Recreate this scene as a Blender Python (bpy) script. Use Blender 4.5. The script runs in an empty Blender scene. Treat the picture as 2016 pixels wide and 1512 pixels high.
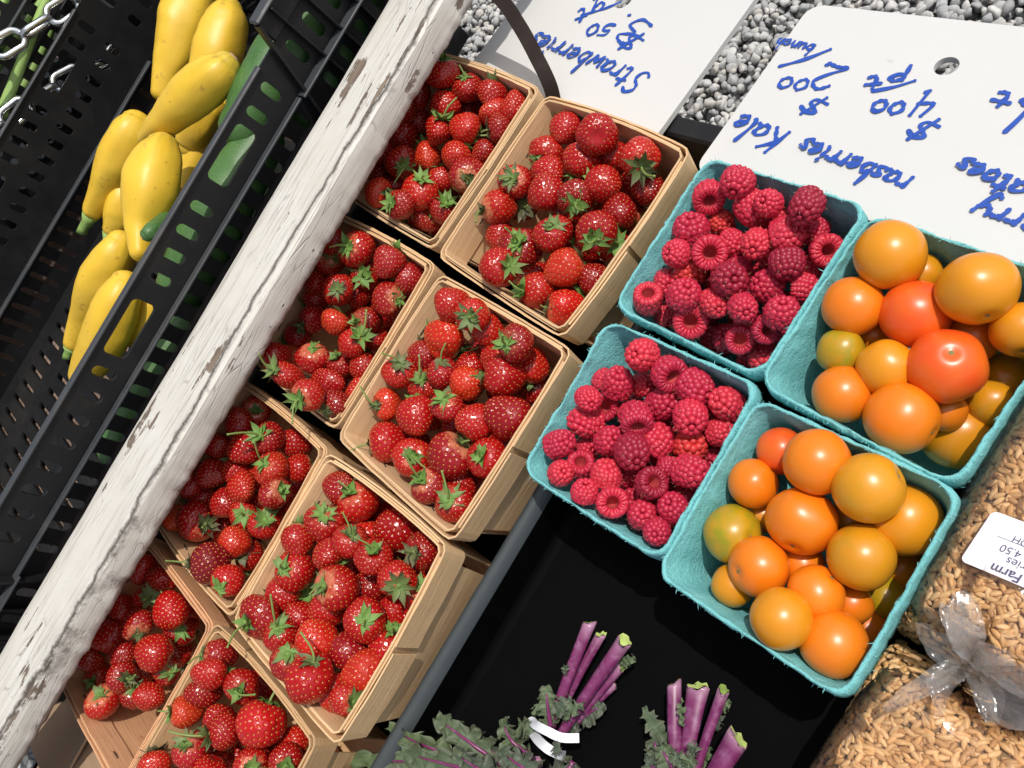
import bpy, math, random
import numpy as np
from mathutils import Vector, Matrix, Quaternion, noise as mnoise

random.seed(7); np.random.seed(7)
sc = bpy.context.scene
col = sc.collection

# ------------------------------------------------------------------ camera
F, CX, CY = 1631.0, 1008.0, 756.0          # focal length and centre for a 2016 x 1512 frame
PITCH, ROLL = math.radians(50), math.radians(59.3)
CAMZ = 0.42                                 # metres above the basket rims (rims are at z = 0)
FW = np.array([-math.cos(PITCH), 0, -math.sin(PITCH)])
UPN = np.array([-math.sin(PITCH), 0, math.cos(PITCH)])
YV = np.array([0, 1.0, 0])
CR, SR = math.cos(ROLL), math.sin(ROLL)
IMR = CR * YV - SR * UPN                    # image right in the world
IMU = SR * YV + CR * UPN                    # image up in the world
cam = bpy.data.cameras.new('camera'); camo = bpy.data.objects.new('camera', cam); col.objects.link(camo)
camo.matrix_world = Matrix(((IMR[0], IMU[0], -FW[0], 0), (IMR[1], IMU[1], -FW[1], 0),
                            (IMR[2], IMU[2], -FW[2], CAMZ), (0, 0, 0, 1)))
cam.sensor_fit = 'HORIZONTAL'; cam.sensor_width = 36; cam.lens = F / 2016 * 36
cam.clip_start = 0.01; cam.clip_end = 200
sc.camera = camo

# ------------------------------------------------------------------ world, sun, exposure
SUN = Vector((0.30, 0.37, 0.88)).normalized()
w = bpy.data.worlds.new('World'); sc.world = w; w.use_nodes = True
nt = w.node_tree; nt.nodes.clear()
sky = nt.nodes.new('ShaderNodeTexSky'); sky.sky_type = 'NISHITA'; sky.sun_disc = False; sky.dust_density = 3.0; sky.air_density = 1.0
sky.sun_elevation = math.asin(SUN.z); sky.sun_rotation = math.atan2(SUN.x, SUN.y)
bg = nt.nodes.new('ShaderNodeBackground'); bg.inputs[1].default_value = 0.135
wo = nt.nodes.new('ShaderNodeOutputWorld')
hs = nt.nodes.new('ShaderNodeHueSaturation'); hs.inputs['Saturation'].default_value = 0.5
nt.links.new(sky.outputs[0], hs.inputs['Color']); nt.links.new(hs.outputs[0], bg.inputs[0]); nt.links.new(bg.outputs[0], wo.inputs[0])
sl = bpy.data.lights.new('sun', 'SUN'); sl.energy = 3.15; sl.angle = math.radians(0.55); sl.color = (1, 0.955, 0.89)
so = bpy.data.objects.new('sun', sl); col.objects.link(so)
so.rotation_mode = 'QUATERNION'; so.rotation_quaternion = SUN.to_track_quat('Z', 'Y')
sc.view_settings.view_transform = 'Standard'; sc.view_settings.look = 'None'
sc.view_settings.exposure = 0.0; sc.view_settings.gamma = 1.0

# ------------------------------------------------------------------ helpers: picture -> place
def ray(x, y):
    dx, dy = x - CX, y - CY
    return FW * F + YV * (dx * CR - dy * SR) + UPN * (-dx * SR - dy * CR)
C0 = np.array([0, 0, CAMZ])
def at_z(x, y, z):
    d = ray(x, y); return C0 + d * ((z - CAMZ) / d[2])
def at_x(x, y, X):
    d = ray(x, y); return C0 + d * (X / d[0])
def at_plane(x, y, p, n):
    d = ray(x, y); return C0 + d * (np.dot(np.array(p) - C0, n) / np.dot(d, n))
def proj(P):
    v = np.array(P, float) - C0; zc = v @ FW
    r, u = v @ YV / zc * F, v @ UPN / zc * F
    return CX + r * CR - u * SR, CY - r * SR - u * CR, zc

# ------------------------------------------------------------------ helpers: objects
def tag(o, label=None, cat=None, group=None, kind=None):
    if label: o['label'] = label
    if cat: o['category'] = cat
    if group: o['group'] = group
    if kind: o['kind'] = kind
    return o
def mesh(name, v, f, mats=(), mi=None, smooth=True):
    me = bpy.data.meshes.new(name)
    me.from_pydata([tuple(map(float, p)) for p in v], [], [tuple(map(int, q)) for q in f])
    for m in mats: me.materials.append(m)
    if mi is not None: me.polygons.foreach_set('material_index', np.array(mi, dtype=np.int32))
    if smooth is True: me.polygons.foreach_set('use_smooth', np.ones(len(f), dtype=bool))
    elif smooth is not False: me.polygons.foreach_set('use_smooth', np.array(smooth, dtype=bool))
    me.update(); return me
def obj(name, me, parent=None, loc=None):
    o = bpy.data.objects.new(name, me); col.objects.link(o)
    if parent is not None: o.parent = parent
    if loc is not None: o.location = loc
    return o
def empty(name, loc=(0, 0, 0), rz=0):
    o = bpy.data.objects.new(name, None); col.objects.link(o); o.location = loc; o.rotation_euler = (0, 0, rz)
    o.empty_display_size = 0.02
    return o

class MB:
    def __init__(s): s.v = []; s.f = []; s.m = []; s.s = []
    def add(s, v, f, m=0, sm=True):
        b = len(s.v); s.v += [tuple(p) for p in v]
        s.f += [tuple(i + b for i in q) for q in f]; s.m += [m] * len(f); s.s += [sm] * len(f)
    def box(s, lo, hi, m=0, bev=0.0):
        x0, y0, z0 = lo; x1, y1, z1 = hi
        if bev <= 0:
            v = [(x0,y0,z0),(x1,y0,z0),(x1,y1,z0),(x0,y1,z0),(x0,y0,z1),(x1,y0,z1),(x1,y1,z1),(x0,y1,z1)]
            s.add(v, [(0,3,2,1),(4,5,6,7),(0,1,5,4),(1,2,6,5),(2,3,7,6),(3,0,4,7)], m, False); return
        b = bev; v = []; idx = {}
        for i, x in enumerate((x0, x1)):
            for j, y in enumerate((y0, y1)):
                for k, z in enumerate((z0, z1)):
                    sx, sy, sz = (1, -1)[i], (1, -1)[j], (1, -1)[k]
                    for a, p in enumerate(((x, y+sy*b, z+sz*b), (x+sx*b, y, z+sz*b), (x+sx*b, y+sy*b, z))):
                        idx[i, j, k, a] = len(v); v.append(p)
        q = lambda *t: tuple(idx[c] for c in t)
        f = []
        for e in (0, 1):
            f.append(q((e,0,0,0),(e,1,0,0),(e,1,1,0),(e,0,1,0)) if e else q((e,0,0,0),(e,0,1,0),(e,1,1,0),(e,1,0,0)))
            f.append(q((0,e,0,1),(0,e,1,1),(1,e,1,1),(1,e,0,1)) if e else q((0,e,0,1),(1,e,0,1),(1,e,1,1),(0,e,1,1)))
            f.append(q((0,0,e,2),(1,0,e,2),(1,1,e,2),(0,1,e,2)) if e else q((0,0,e,2),(0,1,e,2),(1,1,e,2),(1,0,e,2)))
        for i in (0, 1):
            for j in (0, 1):
                f.append(q((i,j,0,0),(i,j,1,0),(i,j,1,1),(i,j,0,1)))
                f.append(q((i,0,j,0),(i,1,j,0),(i,1,j,2),(i,0,j,2)))
                f.append(q((0,i,j,1),(1,i,j,1),(1,i,j,2),(0,i,j,2)))
                for k in (0, 1): f.append(q((i,j,k,0),(i,j,k,1),(i,j,k,2)))
        s.add(v, f, m, False)
    def build(s, name, mats, parent=None, loc=None):
        if not isinstance(mats, (list, tuple)): mats = [mats]
        return obj(name, mesh(name, s.v, s.f, mats, s.m, s.s), parent, loc)

def tube(pts, rad, n=10, caps=True, flat=1.0):
    """swept tube through pts with per-point radius; returns v, f"""
    P = [np.array(p, float) for p in pts]; v = []; f = []
    up = None
    for i, p in enumerate(P):
        t = P[min(i+1, len(P)-1)] - P[max(i-1, 0)]; t = t / (np.linalg.norm(t) + 1e-12)
        if up is None:
            a = np.array([0, 0, 1.0]) if abs(t[2]) < 0.9 else np.array([1.0, 0, 0])
        else: a = up
        s_ = np.cross(t, a); s_ /= np.linalg.norm(s_) + 1e-12; up = np.cross(s_, t)
        r = rad[i] if hasattr(rad, '__len__') else rad
        for k in range(n):
            th = 2 * math.pi * k / n
            v.append(p + r * (math.cos(th) * s_ + flat * math.sin(th) * up))
    for i in range(len(P) - 1):
        for k in range(n):
            a, b = i*n + k, i*n + (k+1) % n
            f.append((a, b, b + n, a + n))
    if caps:
        f.append(tuple(reversed(range(n)))); f.append(tuple((len(P)-1)*n + k for k in range(n)))
    return v, f
def crom(P, per=6, closed=False):
    P = [np.array(p, float) for p in P]; out = []
    n = len(P)
    if n < 3:
        return [P[0] + (P[-1]-P[0]) * k / per for k in range(per + 1)]
    rng = range(n if closed else n - 1)
    for i in rng:
        p0, p1, p2, p3 = (P[(i+j) % n] if closed else P[min(max(i+j, 0), n-1)] for j in (-1, 0, 1, 2))
        for k in range(per):
            t = k / per
            out.append(0.5*((2*p1)+(-p0+p2)*t+(2*p0-5*p1+4*p2-p3)*t*t+(-p0+3*p1-3*p2+p3)*t**3))
    if not closed: out.append(P[-1])
    return out
def nz(x, y, z, sc_=1.0, oct_=3):
    return mnoise.fractal(Vector((x*sc_, y*sc_, z*sc_)), 1.0, 2.0, oct_)
def axis_quat(ax, spin=0.0):
    q = Vector(ax).to_track_quat('Z', 'Y')
    return q @ Quaternion((0, 0, 1), spin)

# ------------------------------------------------------------------ materials
class NT:
    def __init__(s, name):
        s.m = bpy.data.materials.new(name); s.m.use_nodes = True
        s.t = s.m.node_tree; s.t.nodes.clear()
        s.out = s.t.nodes.new('ShaderNodeOutputMaterial')
        s.p = s.t.nodes.new('ShaderNodeBsdfPrincipled'); s.t.links.new(s.p.outputs[0], s.out.inputs[0])
    def n(s, ty, ins=None, **kw):
        nd = s.t.nodes.new(ty)
        for k, v in kw.items(): setattr(nd, k, v)
        for k, v in (ins or {}).items(): s.set(nd, k, v)
        return nd
    def set(s, nd, k, v):
        if isinstance(v, bpy.types.NodeSocket): s.t.links.new(v, nd.inputs[k])
        elif isinstance(v, bpy.types.Node): s.t.links.new(v.outputs[0], nd.inputs[k])
        else:
            if isinstance(v, tuple) and len(v) == 3 and nd.inputs[k].type == 'RGBA': v = (*v, 1)
            nd.inputs[k].default_value = v
    def pr(s, **kw):
        for k, v in kw.items(): s.set(s.p, k.replace('_', ' '), v)
        return s
    def coord(s, which='Object', scale=(1,1,1), rot=(0,0,0)):
        tc = s.n('ShaderNodeTexCoord')
        return s.n('ShaderNodeMapping', {'Vector': tc.outputs[which], 'Scale': scale, 'Rotation': rot}).outputs[0]
    def noise(s, vec, scale=5, detail=4, rough=0.55, out='Fac', dist=0.0):
        return s.n('ShaderNodeTexNoise', {'Vector': vec, 'Scale': scale, 'Detail': detail, 'Roughness': rough, 'Distortion': dist}).outputs[out]
    def voro(s, vec, scale=5, feature='F1', out='Distance', rnd=1.0):
        return s.n('ShaderNodeTexVoronoi', {'Vector': vec, 'Scale': scale, 'Randomness': rnd}, feature=feature).outputs[out]
    def ramp(s, fac, stops, interp='LINEAR'):
        r = s.n('ShaderNodeValToRGB', {'Fac': fac}); cr = r.color_ramp; cr.interpolation = interp
        while len(cr.elements) < len(stops): cr.elements.new(0.5)
        for e, (p, c) in zip(cr.elements, stops):
            e.position = p; e.color = (c, c, c, 1) if isinstance(c, (int, float)) else (*c, 1)
        return r.outputs[0]
    def mix(s, fac, a, b, mode='MIX'):
        m = s.n('ShaderNodeMix', data_type='RGBA', blend_type=mode)
        s.set(m, 0, fac); s.set(m, 6, a); s.set(m, 7, b)
        return m.outputs[2]
    def math(s, op, a, b=0.0, c=None, clamp=False):
        m = s.n('ShaderNodeMath', operation=op, use_clamp=clamp); s.set(m, 0, a); s.set(m, 1, b)
        if c is not None: s.set(m, 2, c)
        return m.outputs[0]
    def sep(s, vec): return s.n('ShaderNodeSeparateXYZ', {0: vec}).outputs
    def bump(s, h, strength=0.3, dist=0.001, normal=None):
        b = s.n('ShaderNodeBump', {'Height': h, 'Strength': strength, 'Distance': dist})
        if normal is not None: s.set(b, 'Normal', normal)
        s.set(s.p, 'Normal', b.outputs[0]); return b.outputs[0]
    def info(s, out): return s.n('ShaderNodeObjectInfo').outputs[out]
    def attr(s, name, out='Color'): return s.n('ShaderNodeAttribute', attribute_name=name).outputs[out]

MAT = {}
def mk(name, fn):
    t = NT(name); fn(t); MAT[name] = t.m; return t.m

def _straw(t):
    c = t.coord('Object'); z = t.sep(c)[2]
    n = t.noise(c, 2.2, 3)
    base = t.mix(t.math('MULTIPLY', n, 0.55), t.info('Color'), (0.24, 0.004, 0.006))
    sh = t.math('ADD', z, t.math('MULTIPLY', t.math('SUBTRACT', n, 0.5), 0.9))
    f = t.math('MULTIPLY', t.ramp(sh, [(0.80, 0.0), (1.12, 1.0)]), t.math('MULTIPLY', t.math('POWER', t.info('Random'), 2.0), 0.6))
    t.pr(Base_Color=t.mix(f, base, (0.72, 0.30, 0.15)), Roughness=0.25, Specular_IOR_Level=0.38, Coat_Weight=0.22, Coat_Roughness=0.08)
mk('strawberry_skin', _straw)
mk('strawberry_seed', lambda t: t.pr(Base_Color=t.mix(t.noise(t.coord(), 7, 1), (0.62, 0.38, 0.07), (0.52, 0.18, 0.03)), Roughness=0.35))
def _calyx(t):
    c = t.coord('Object'); n = t.noise(c, 2.5, 3)
    x, y, z = t.sep(c)
    r = t.math('SQRT', t.math('ADD', t.math('MULTIPLY', x, x), t.math('MULTIPLY', y, y)))
    wil = t.info('Color')
    g = t.mix(n, (0.07, 0.17, 0.025), (0.20, 0.33, 0.07))
    br = t.mix(n, (0.045, 0.05, 0.02), (0.17, 0.14, 0.075))
    wv = t.n('ShaderNodeSeparateColor', {0: wil}).outputs[0]
    f = t.math('ADD', wv, t.math('MULTIPLY', t.math('SUBTRACT', r, 0.45), 0.8), clamp=True)
    t.pr(Base_Color=t.mix(f, g, br), Roughness=0.6)
    t.bump(t.noise(c, 9, 3), 0.3, 0.0006)
mk('calyx_leaf', _calyx)
mk('berry_stem', lambda t: t.pr(Base_Color=t.mix(t.noise(t.coord(), 3, 2), (0.12, 0.20, 0.035), (0.25, 0.30, 0.09)), Roughness=0.5))
def _rasp(t):
    c = t.coord('Object'); n = t.noise(c, 1.6, 2)
    t.pr(Base_Color=t.mix(t.math('MULTIPLY', n, 0.35), t.info('Color'), (0.26, 0.008, 0.022)), Roughness=0.40, Specular_IOR_Level=0.4,
         Subsurface_Weight=0.2, Subsurface_Radius=(0.0025, 0.0006, 0.0008), Subsurface_Scale=1.0)
mk('raspberry_skin', _rasp)
mk('raspberry_core', lambda t: t.pr(Base_Color=(0.50, 0.06, 0.065), Roughness=0.6))
mk('raspberry_hair', lambda t: t.pr(Base_Color=(0.55, 0.30, 0.18), Roughness=0.6))
def _tom(t):
    c = t.coord('Object'); n = t.noise(c, 0.9, 2)
    col_ = t.info('Color'); gr = t.info('Alpha')
    z = t.sep(c)[2]
    sp = t.math('MULTIPLY', t.ramp(t.noise(c, 1.3, 2, dist=0.4), [(0.48, 0.0), (0.72, 1.0)]), t.math('SUBTRACT', 1.0, gr))
    c1 = t.mix(t.math('MULTIPLY', t.ramp(n, [(0.35, 0.0), (0.7, 1.0)]), 0.30), col_, (0.66, 0.24, 0.010))
    c2 = t.mix(sp, c1, (0.22, 0.26, 0.012))
    fl = t.ramp(t.voro(c, 22), [(0.0, 1.0), (0.09, 0.0)])
    t.pr(Base_Color=t.mix(t.math('MULTIPLY', fl, 0.25), c2, (0.8, 0.4, 0.05)), Roughness=0.33, Coat_Weight=0.12, Coat_Roughness=0.28)
mk('tomato_skin', _tom)
mk('tomato_scar', lambda t: t.pr(Base_Color=t.mix(t.noise(t.coord(), 60, 3), (0.30, 0.24, 0.08), (0.12, 0.10, 0.03)), Roughness=0.8))
def _wood(t):
    rnd = t.info('Random')
    c = t.coord('UV')
    off = t.n('ShaderNodeVectorMath', {0: c}, operation='ADD'); t.set(off, 1, t.n('ShaderNodeCombineXYZ', {0: t.math('MULTIPLY', rnd, 9.0), 1: t.math('MULTIPLY', rnd, 5.0)}).outputs[0])
    cc = off.outputs[0]
    st = t.n('ShaderNodeMapping', {'Vector': cc, 'Scale': (5, 130, 1)}).outputs[0]
    g1 = t.noise(st, 3.0, 5, 0.65); 
    st2 = t.n('ShaderNodeMapping', {'Vector': cc, 'Scale': (22, 500, 1)}).outputs[0]
    g2 = t.noise(st2, 1.5, 3)
    big = t.noise(cc, 14, 3)
    base = t.ramp(g1, [(0.3, (0.74, 0.53, 0.31)), (0.55, (0.69, 0.46, 0.25)), (0.75, (0.58, 0.36, 0.19))])
    base = t.mix(t.math('MULTIPLY', t.ramp(big, [(0.5, 0.0), (0.75, 1.0)]), 0.55), base, (0.66, 0.48, 0.28))
    base = t.mix(t.math('MULTIPLY', t.ramp(g2, [(0.58, 0.0), (0.72, 1.0)]), 0.35), base, (0.22, 0.12, 0.06))
    base = t.mix(1.0, base, t.info('Color'), 'MULTIPLY')
    # juice specks and grey rub marks
    js = t.ramp(t.noise(cc, 30, 3), [(0.70, 0.0), (0.76, 1.0)])
    base = t.mix(t.math('MULTIPLY', js, 0.45), base, (0.20, 0.05, 0.03))
    t.pr(Base_Color=base, Roughness=0.72)
    t.bump(t.math('ADD', g1, t.math('MULTIPLY', g2, 0.6)), 0.55, 0.0007)
mk('veneer_wood', _wood)
mk('staple_wire', lambda t: t.pr(Base_Color=(0.03, 0.03, 0.032), Roughness=0.5, Metallic=0.4))
def _pulp(t):
    c = t.coord('Object')
    f1 = t.noise(c, 260, 4, 0.7); f2 = t.noise(c, 900, 3, 0.7); b = t.noise(c, 40, 4)
    base = t.mix(b, (0.155, 0.47, 0.48), (0.225, 0.59, 0.60))
    base = t.mix(t.math('MULTIPLY', t.ramp(f2, [(0.55, 0.0), (0.75, 1.0)]), 0.5), base, (0.38, 0.74, 0.73))
    base = t.mix(t.math('MULTIPLY', t.ramp(f1, [(0.60, 0.0), (0.72, 1.0)]), 0.3), base, (0.04, 0.28, 0.28))
    t.pr(Base_Color=base, Roughness=0.92, Specular_IOR_Level=0.2)
    t.bump(t.math('ADD', t.math('MULTIPLY', f1, 1.0), t.math('MULTIPLY', f2, 0.5)), 1.0, 0.0013)
mk('pulp_teal', _pulp)
def _plastic(base, r, spec=0.5, dust=0.0):
    def fn(t):
        c = t.coord('Object'); n = t.noise(c, 60, 5, 0.7); s = t.noise(t.coord('Object', (30, 400, 400)), 3, 3)
        d = t.math('MULTIPLY', t.ramp(t.noise(c, 9, 5, 0.7), [(0.5, 0.0), (0.8, 1.0)]), dust)
        t.pr(Base_Color=t.mix(d, base, (0.22, 0.19, 0.14)), Roughness=t.ramp(n, [(0.3, r), (0.8, min(1, r + 0.25))]), Specular_IOR_Level=spec)
        t.bump(t.math('ADD', n, t.math('MULTIPLY', s, 0.4)), 0.18, 0.0006)
    return fn
mk('black_plastic', _plastic((0.0085, 0.0088, 0.0098), 0.42, 0.34, 0.08))
mk('black_rim', _plastic((0.040, 0.044, 0.049), 0.40, 0.5, 0.25))
mk('tray_black', _plastic((0.0018, 0.0018, 0.0021), 0.5, 0.05, 0.003))
mk('tray_lip', _plastic((0.040, 0.050, 0.055), 0.42, 0.5, 0.10))  # lip of the black tray, its lit slope put into the greyer colour
def _paint(t):
    c = t.coord('Object')
    st = t.coord('Object', (60, 5.0, 60)); st2 = t.coord('Object', (260, 16, 260))
    nA = t.noise(st, 1.2, 6, 0.62, dist=0.6); nB = t.noise(st2, 1.0, 5, 0.6); nC = t.noise(c, 24, 5, 0.65)
    x = t.sep(c)[0]; y = t.sep(c)[1]; z = t.sep(c)[2]
    # bare wood where the coat has flaked, mostly in long streaks and near the outer bottom edge
    edge = t.ramp(z, [(0.0, 0.0), (1.0, 0.0)])
    low = t.math('MULTIPLY', t.ramp(t.math('SUBTRACT', t.math('ADD', 0.0375, t.math('MULTIPLY', t.math('SUBTRACT', nC, 0.5), 0.016)), z), [(0.0, 0.0), (0.0012, 1.0)]), 1.0)
    streak = t.ramp(t.math('ADD', t.math('MULTIPLY', nA, 0.6), t.math('MULTIPLY', nC, 0.42)), [(0.592, 0.0), (0.604, 1.0)])
    bare = t.math('MAXIMUM', streak, low)
    fine = t.ramp(nB, [(0.54, 0.0), (0.68, 1.0)])
    # one long wandering crack beside the arris plus fine checking
    wob = t.math('ADD', t.math('MULTIPLY', t.math('SUBTRACT', t.noise(c, 30, 6, 0.75), 0.5), 0.016), t.math('MULTIPLY', t.math('SUBTRACT', t.noise(c, 5, 2), 0.5), 0.02))
    d1 = t.math('ABSOLUTE', t.math('SUBTRACT', t.math('ADD', x, wob), -0.5668))
    crack = t.ramp(d1, [(0.0, 1.0), (0.0006, 0.0)])
    vc = t.voro(t.n('ShaderNodeMapping', {'Vector': c, 'Scale': (170, 14, 170)}).outputs[0], 1.0, 'DISTANCE_TO_EDGE')
    chk = t.math('MULTIPLY', t.ramp(vc, [(0.0, 1.0), (0.03, 0.0)]), t.ramp(t.noise(c, 15, 3), [(0.42, 0.0), (0.55, 1.0)]))
    crk = t.math('MAXIMUM', crack, t.math('MULTIPLY', chk, 0.34))
    wood = t.ramp(nB, [(0.3, (0.27, 0.20, 0.14)), (0.5, (0.19, 0.145, 0.11)), (0.7, (0.10, 0.075, 0.055))])
    white = t.mix(t.ramp(nC, [(0.3, 0.0), (0.7, 1.0)]), (0.56, 0.535, 0.475), (0.63, 0.615, 0.565))
    white = t.mix(t.math('MULTIPLY', fine, 0.6), white, (0.36, 0.33, 0.29))
    k = t.mix(bare, white, wood); k = t.mix(crk, k, (0.07, 0.055, 0.045))
    t.pr(Base_Color=k, Roughness=0.62)
    h = t.math('SUBTRACT', t.math('ADD', t.math('MULTIPLY', nA, 0.5), t.math('MULTIPLY', nB, 0.35)), t.math('ADD', t.math('MULTIPLY', bare, 0.7), crk))
    t.bump(h, 0.8, 0.0011)
mk('peeling_paint', _paint)
def _sign(t):
    c = t.coord('Object'); d = t.ramp(t.noise(c, 90, 2), [(0.77, 0.0), (0.80, 1.0)])
    sm = t.noise(c, 9, 4)
    k = t.mix(sm, (0.56, 0.555, 0.535), (0.61, 0.605, 0.585)); k = t.mix(t.math('MULTIPLY', d, 0.35), k, (0.35, 0.33, 0.28))
    t.pr(Base_Color=k, Roughness=0.42); t.bump(t.noise(c, 300, 2), 0.06, 0.0004)
mk('sign_white', _sign)
mk('marker_ink', lambda t: t.pr(Base_Color=t.mix(t.noise(t.coord(), 170, 3), (0.008, 0.042, 0.30), (0.022, 0.095, 0.43)), Roughness=0.45))
mk('print_ink', lambda t: t.pr(Base_Color=(0.09, 0.075, 0.15), Roughness=0.6))
def _squash(t):
    c = t.coord('Object'); n = t.noise(c, 25, 4); u = t.attr('ridge', 'Fac'); gf = t.attr('shoulder', 'Fac')
    k = t.mix(n, (0.66, 0.40, 0.020), (0.80, 0.53, 0.05))
    k = t.mix(t.math('MULTIPLY', u, 0.65), k, (0.42, 0.31, 0.03))
    k = t.mix(t.math('MULTIPLY', gf, 0.5), k, (0.38, 0.34, 0.05))
    sp = t.ramp(t.noise(c, 110, 2), [(0.66, 0.0), (0.72, 1.0)])
    sc2 = t.ramp(t.noise(t.coord('Object', (1, 1, 1)), 55, 4, 0.7), [(0.66, 0.0), (0.72, 1.0)])
    k = t.mix(t.math('MULTIPLY', sp, 0.55), k, (0.42, 0.22, 0.03)); k = t.mix(t.math('MULTIPLY', sc2, 0.25), k, (0.5, 0.30, 0.08))
    t.pr(Base_Color=k, Roughness=0.44)
    t.bump(t.math('ADD', t.noise(c, 130, 4, 0.7), t.math('MULTIPLY', u, 0.8)), 0.35, 0.0008)
mk('squash_skin', _squash)
mk('blossom_scar', lambda t: t.pr(Base_Color=t.mix(t.noise(t.coord(), 200, 3), (0.50, 0.33, 0.17), (0.30, 0.19, 0.10)), Roughness=0.8))
mk('squash_stem', lambda t: t.pr(Base_Color=t.mix(t.noise(t.coord(), 90, 3), (0.16, 0.30, 0.06), (0.30, 0.42, 0.12)), Roughness=0.6))
def _zuc(t):
    c = t.coord('Object'); n = t.noise(c, 30, 3); u = t.attr('ridge', 'Fac')
    k = t.mix(n, (0.030, 0.095, 0.022), (0.085, 0.19, 0.048)); k = t.mix(t.math('MULTIPLY', u, 0.35), k, (0.10, 0.20, 0.06))
    sp = t.ramp(t.voro(c, 420), [(0.12, 1.0), (0.24, 0.0)])
    k = t.mix(t.math('MULTIPLY', sp, 0.6), k, (0.24, 0.36, 0.14))
    t.pr(Base_Color=k, Roughness=0.48)
mk('zucchini_skin', _zuc)
mk('onion_green', lambda t: t.pr(Base_Color=t.mix(t.noise(t.coord('Object', (40, 3, 40)), 2, 3), (0.16, 0.33, 0.05), (0.42, 0.55, 0.20)), Roughness=0.4))
mk('rubber_teal', lambda t: t.pr(Base_Color=(0.03, 0.30, 0.28), Roughness=0.5))
mk('chain_steel', lambda t: t.pr(Base_Color=(0.72, 0.73, 0.72), Metallic=1.0, Roughness=t.ramp(t.noise(t.coord(), 120, 3), [(0.3, 0.16), (0.8, 0.38)])))
def _stone(t):
    c = t.coord('Object'); n = t.noise(c, 160, 5, 0.65); n2 = t.noise(c, 700, 3, 0.7)
    k = t.mix(t.math('MULTIPLY', n, 0.6), t.attr('tint'), (0.66, 0.65, 0.62), 'MIX')
    k = t.mix(t.math('MULTIPLY', t.ramp(n2, [(0.52, 0.0), (0.68, 1.0)]), 0.25), k, (0.14, 0.14, 0.145))
    t.pr(Base_Color=k, Roughness=0.85); t.bump(t.math('ADD', n, n2), 0.4, 0.002)
mk('gravel_stone', _stone)
def _grd(t):
    c = t.coord('Object'); v = t.voro(c, 55, out='Color'); d = t.voro(c, 55, 'DISTANCE_TO_EDGE')
    b = t.n('ShaderNodeSeparateColor', {0: v}).outputs[0]
    k = t.mix(t.ramp(d, [(0.0, 0.0), (0.2, 1.0)]), (0.03, 0.03, 0.03), t.ramp(b, [(0, 0.14), (1, 0.42)]))
    t.pr(Base_Color=k, Roughness=0.9); t.bump(d, 1.0, 0.01)
mk('gravel_ground', _grd)
def _grain(t):
    c = t.coord('Object'); a = t.attr('tint')
    r = t.info('Color')
    k = t.mix(1.0, a, r, 'MULTIPLY'); k = t.mix(t.math('MULTIPLY', t.noise(c, 1.6, 2), 0.30), k, (0.42, 0.23, 0.09))
    t.pr(Base_Color=k, Roughness=0.5)
mk('grain_hull', _grain)
mk('grain_bed', lambda t: t.pr(Base_Color=t.mix(t.noise(t.coord(), 300, 3), (0.16, 0.09, 0.035), (0.28, 0.17, 0.075)), Roughness=0.9))
def _film(haze, tint):
    def fn(t):
        c = t.coord('Object')
        t.t.nodes.remove(t.p)
        bump = t.n('ShaderNodeBump', {'Height': t.noise(c, 90, 4, 0.6, dist=0.5), 'Strength': 0.35, 'Distance': 0.002}).outputs[0]
        tr = t.n('ShaderNodeBsdfTransparent', {'Color': (0.97, 0.97, 0.96)})
        gl = t.n('ShaderNodeBsdfGlossy', {'Color': (0.9, 0.9, 0.9), 'Roughness': 0.16, 'Normal': bump})
        df = t.n('ShaderNodeBsdfDiffuse', {'Color': tint, 'Normal': bump})
        tl = t.n('ShaderNodeBsdfTranslucent', {'Color': tint, 'Normal': bump})
        ds = t.n('ShaderNodeMixShader', {0: 0.5, 1: df.outputs[0], 2: tl.outputs[0]})
        hz = t.math('MULTIPLY', t.ramp(t.noise(c, 30, 4, 0.6), [(0.35, 0.35), (0.7, 1.0)]), haze)
        m1 = t.n('ShaderNodeMixShader', {0: hz, 1: tr.outputs[0], 2: ds.outputs[0]})
        fr = t.n('ShaderNodeFresnel', {'IOR': 1.45, 'Normal': bump})
        m2 = t.n('ShaderNodeMixShader', {0: fr.outputs[0], 1: m1.outputs[0], 2: gl.outputs[0]})
        t.t.links.new(m2.outputs[0], t.out.inputs[0])
    return fn
mk('clear_film', _film(0.07, (0.75, 0.74, 0.72)))
mk('bunched_film', _film(0.30, (0.80, 0.79, 0.78)))
mk('paper_label', lambda t: t.pr(Base_Color=(0.80, 0.79, 0.84), Roughness=0.5))
def _kale(t):
    c = t.coord('Object'); n = t.noise(c, 60, 4); e = t.attr('edge', 'Fac')
    k = t.mix(n, (0.028, 0.048, 0.032), (0.085, 0.115, 0.070)); k = t.mix(t.math('MULTIPLY', e, 0.55), k, (0.10, 0.085, 0.075))
    vn = t.ramp(t.voro(c, 130, 'DISTANCE_TO_EDGE'), [(0.0, 1.0), (0.06, 0.0)])
    k = t.mix(t.math('MULTIPLY', vn, 0.3), k, (0.20, 0.19, 0.16))
    k = t.mix(t.ramp(t.info('Random'), [(0.0, 0.0), (1.0, 0.45)]), k, (0.13, 0.20, 0.06))
    t.pr(Base_Color=k, Roughness=0.62); t.bump(n, 0.4, 0.001)
mk('kale_leaf', _kale)
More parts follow.
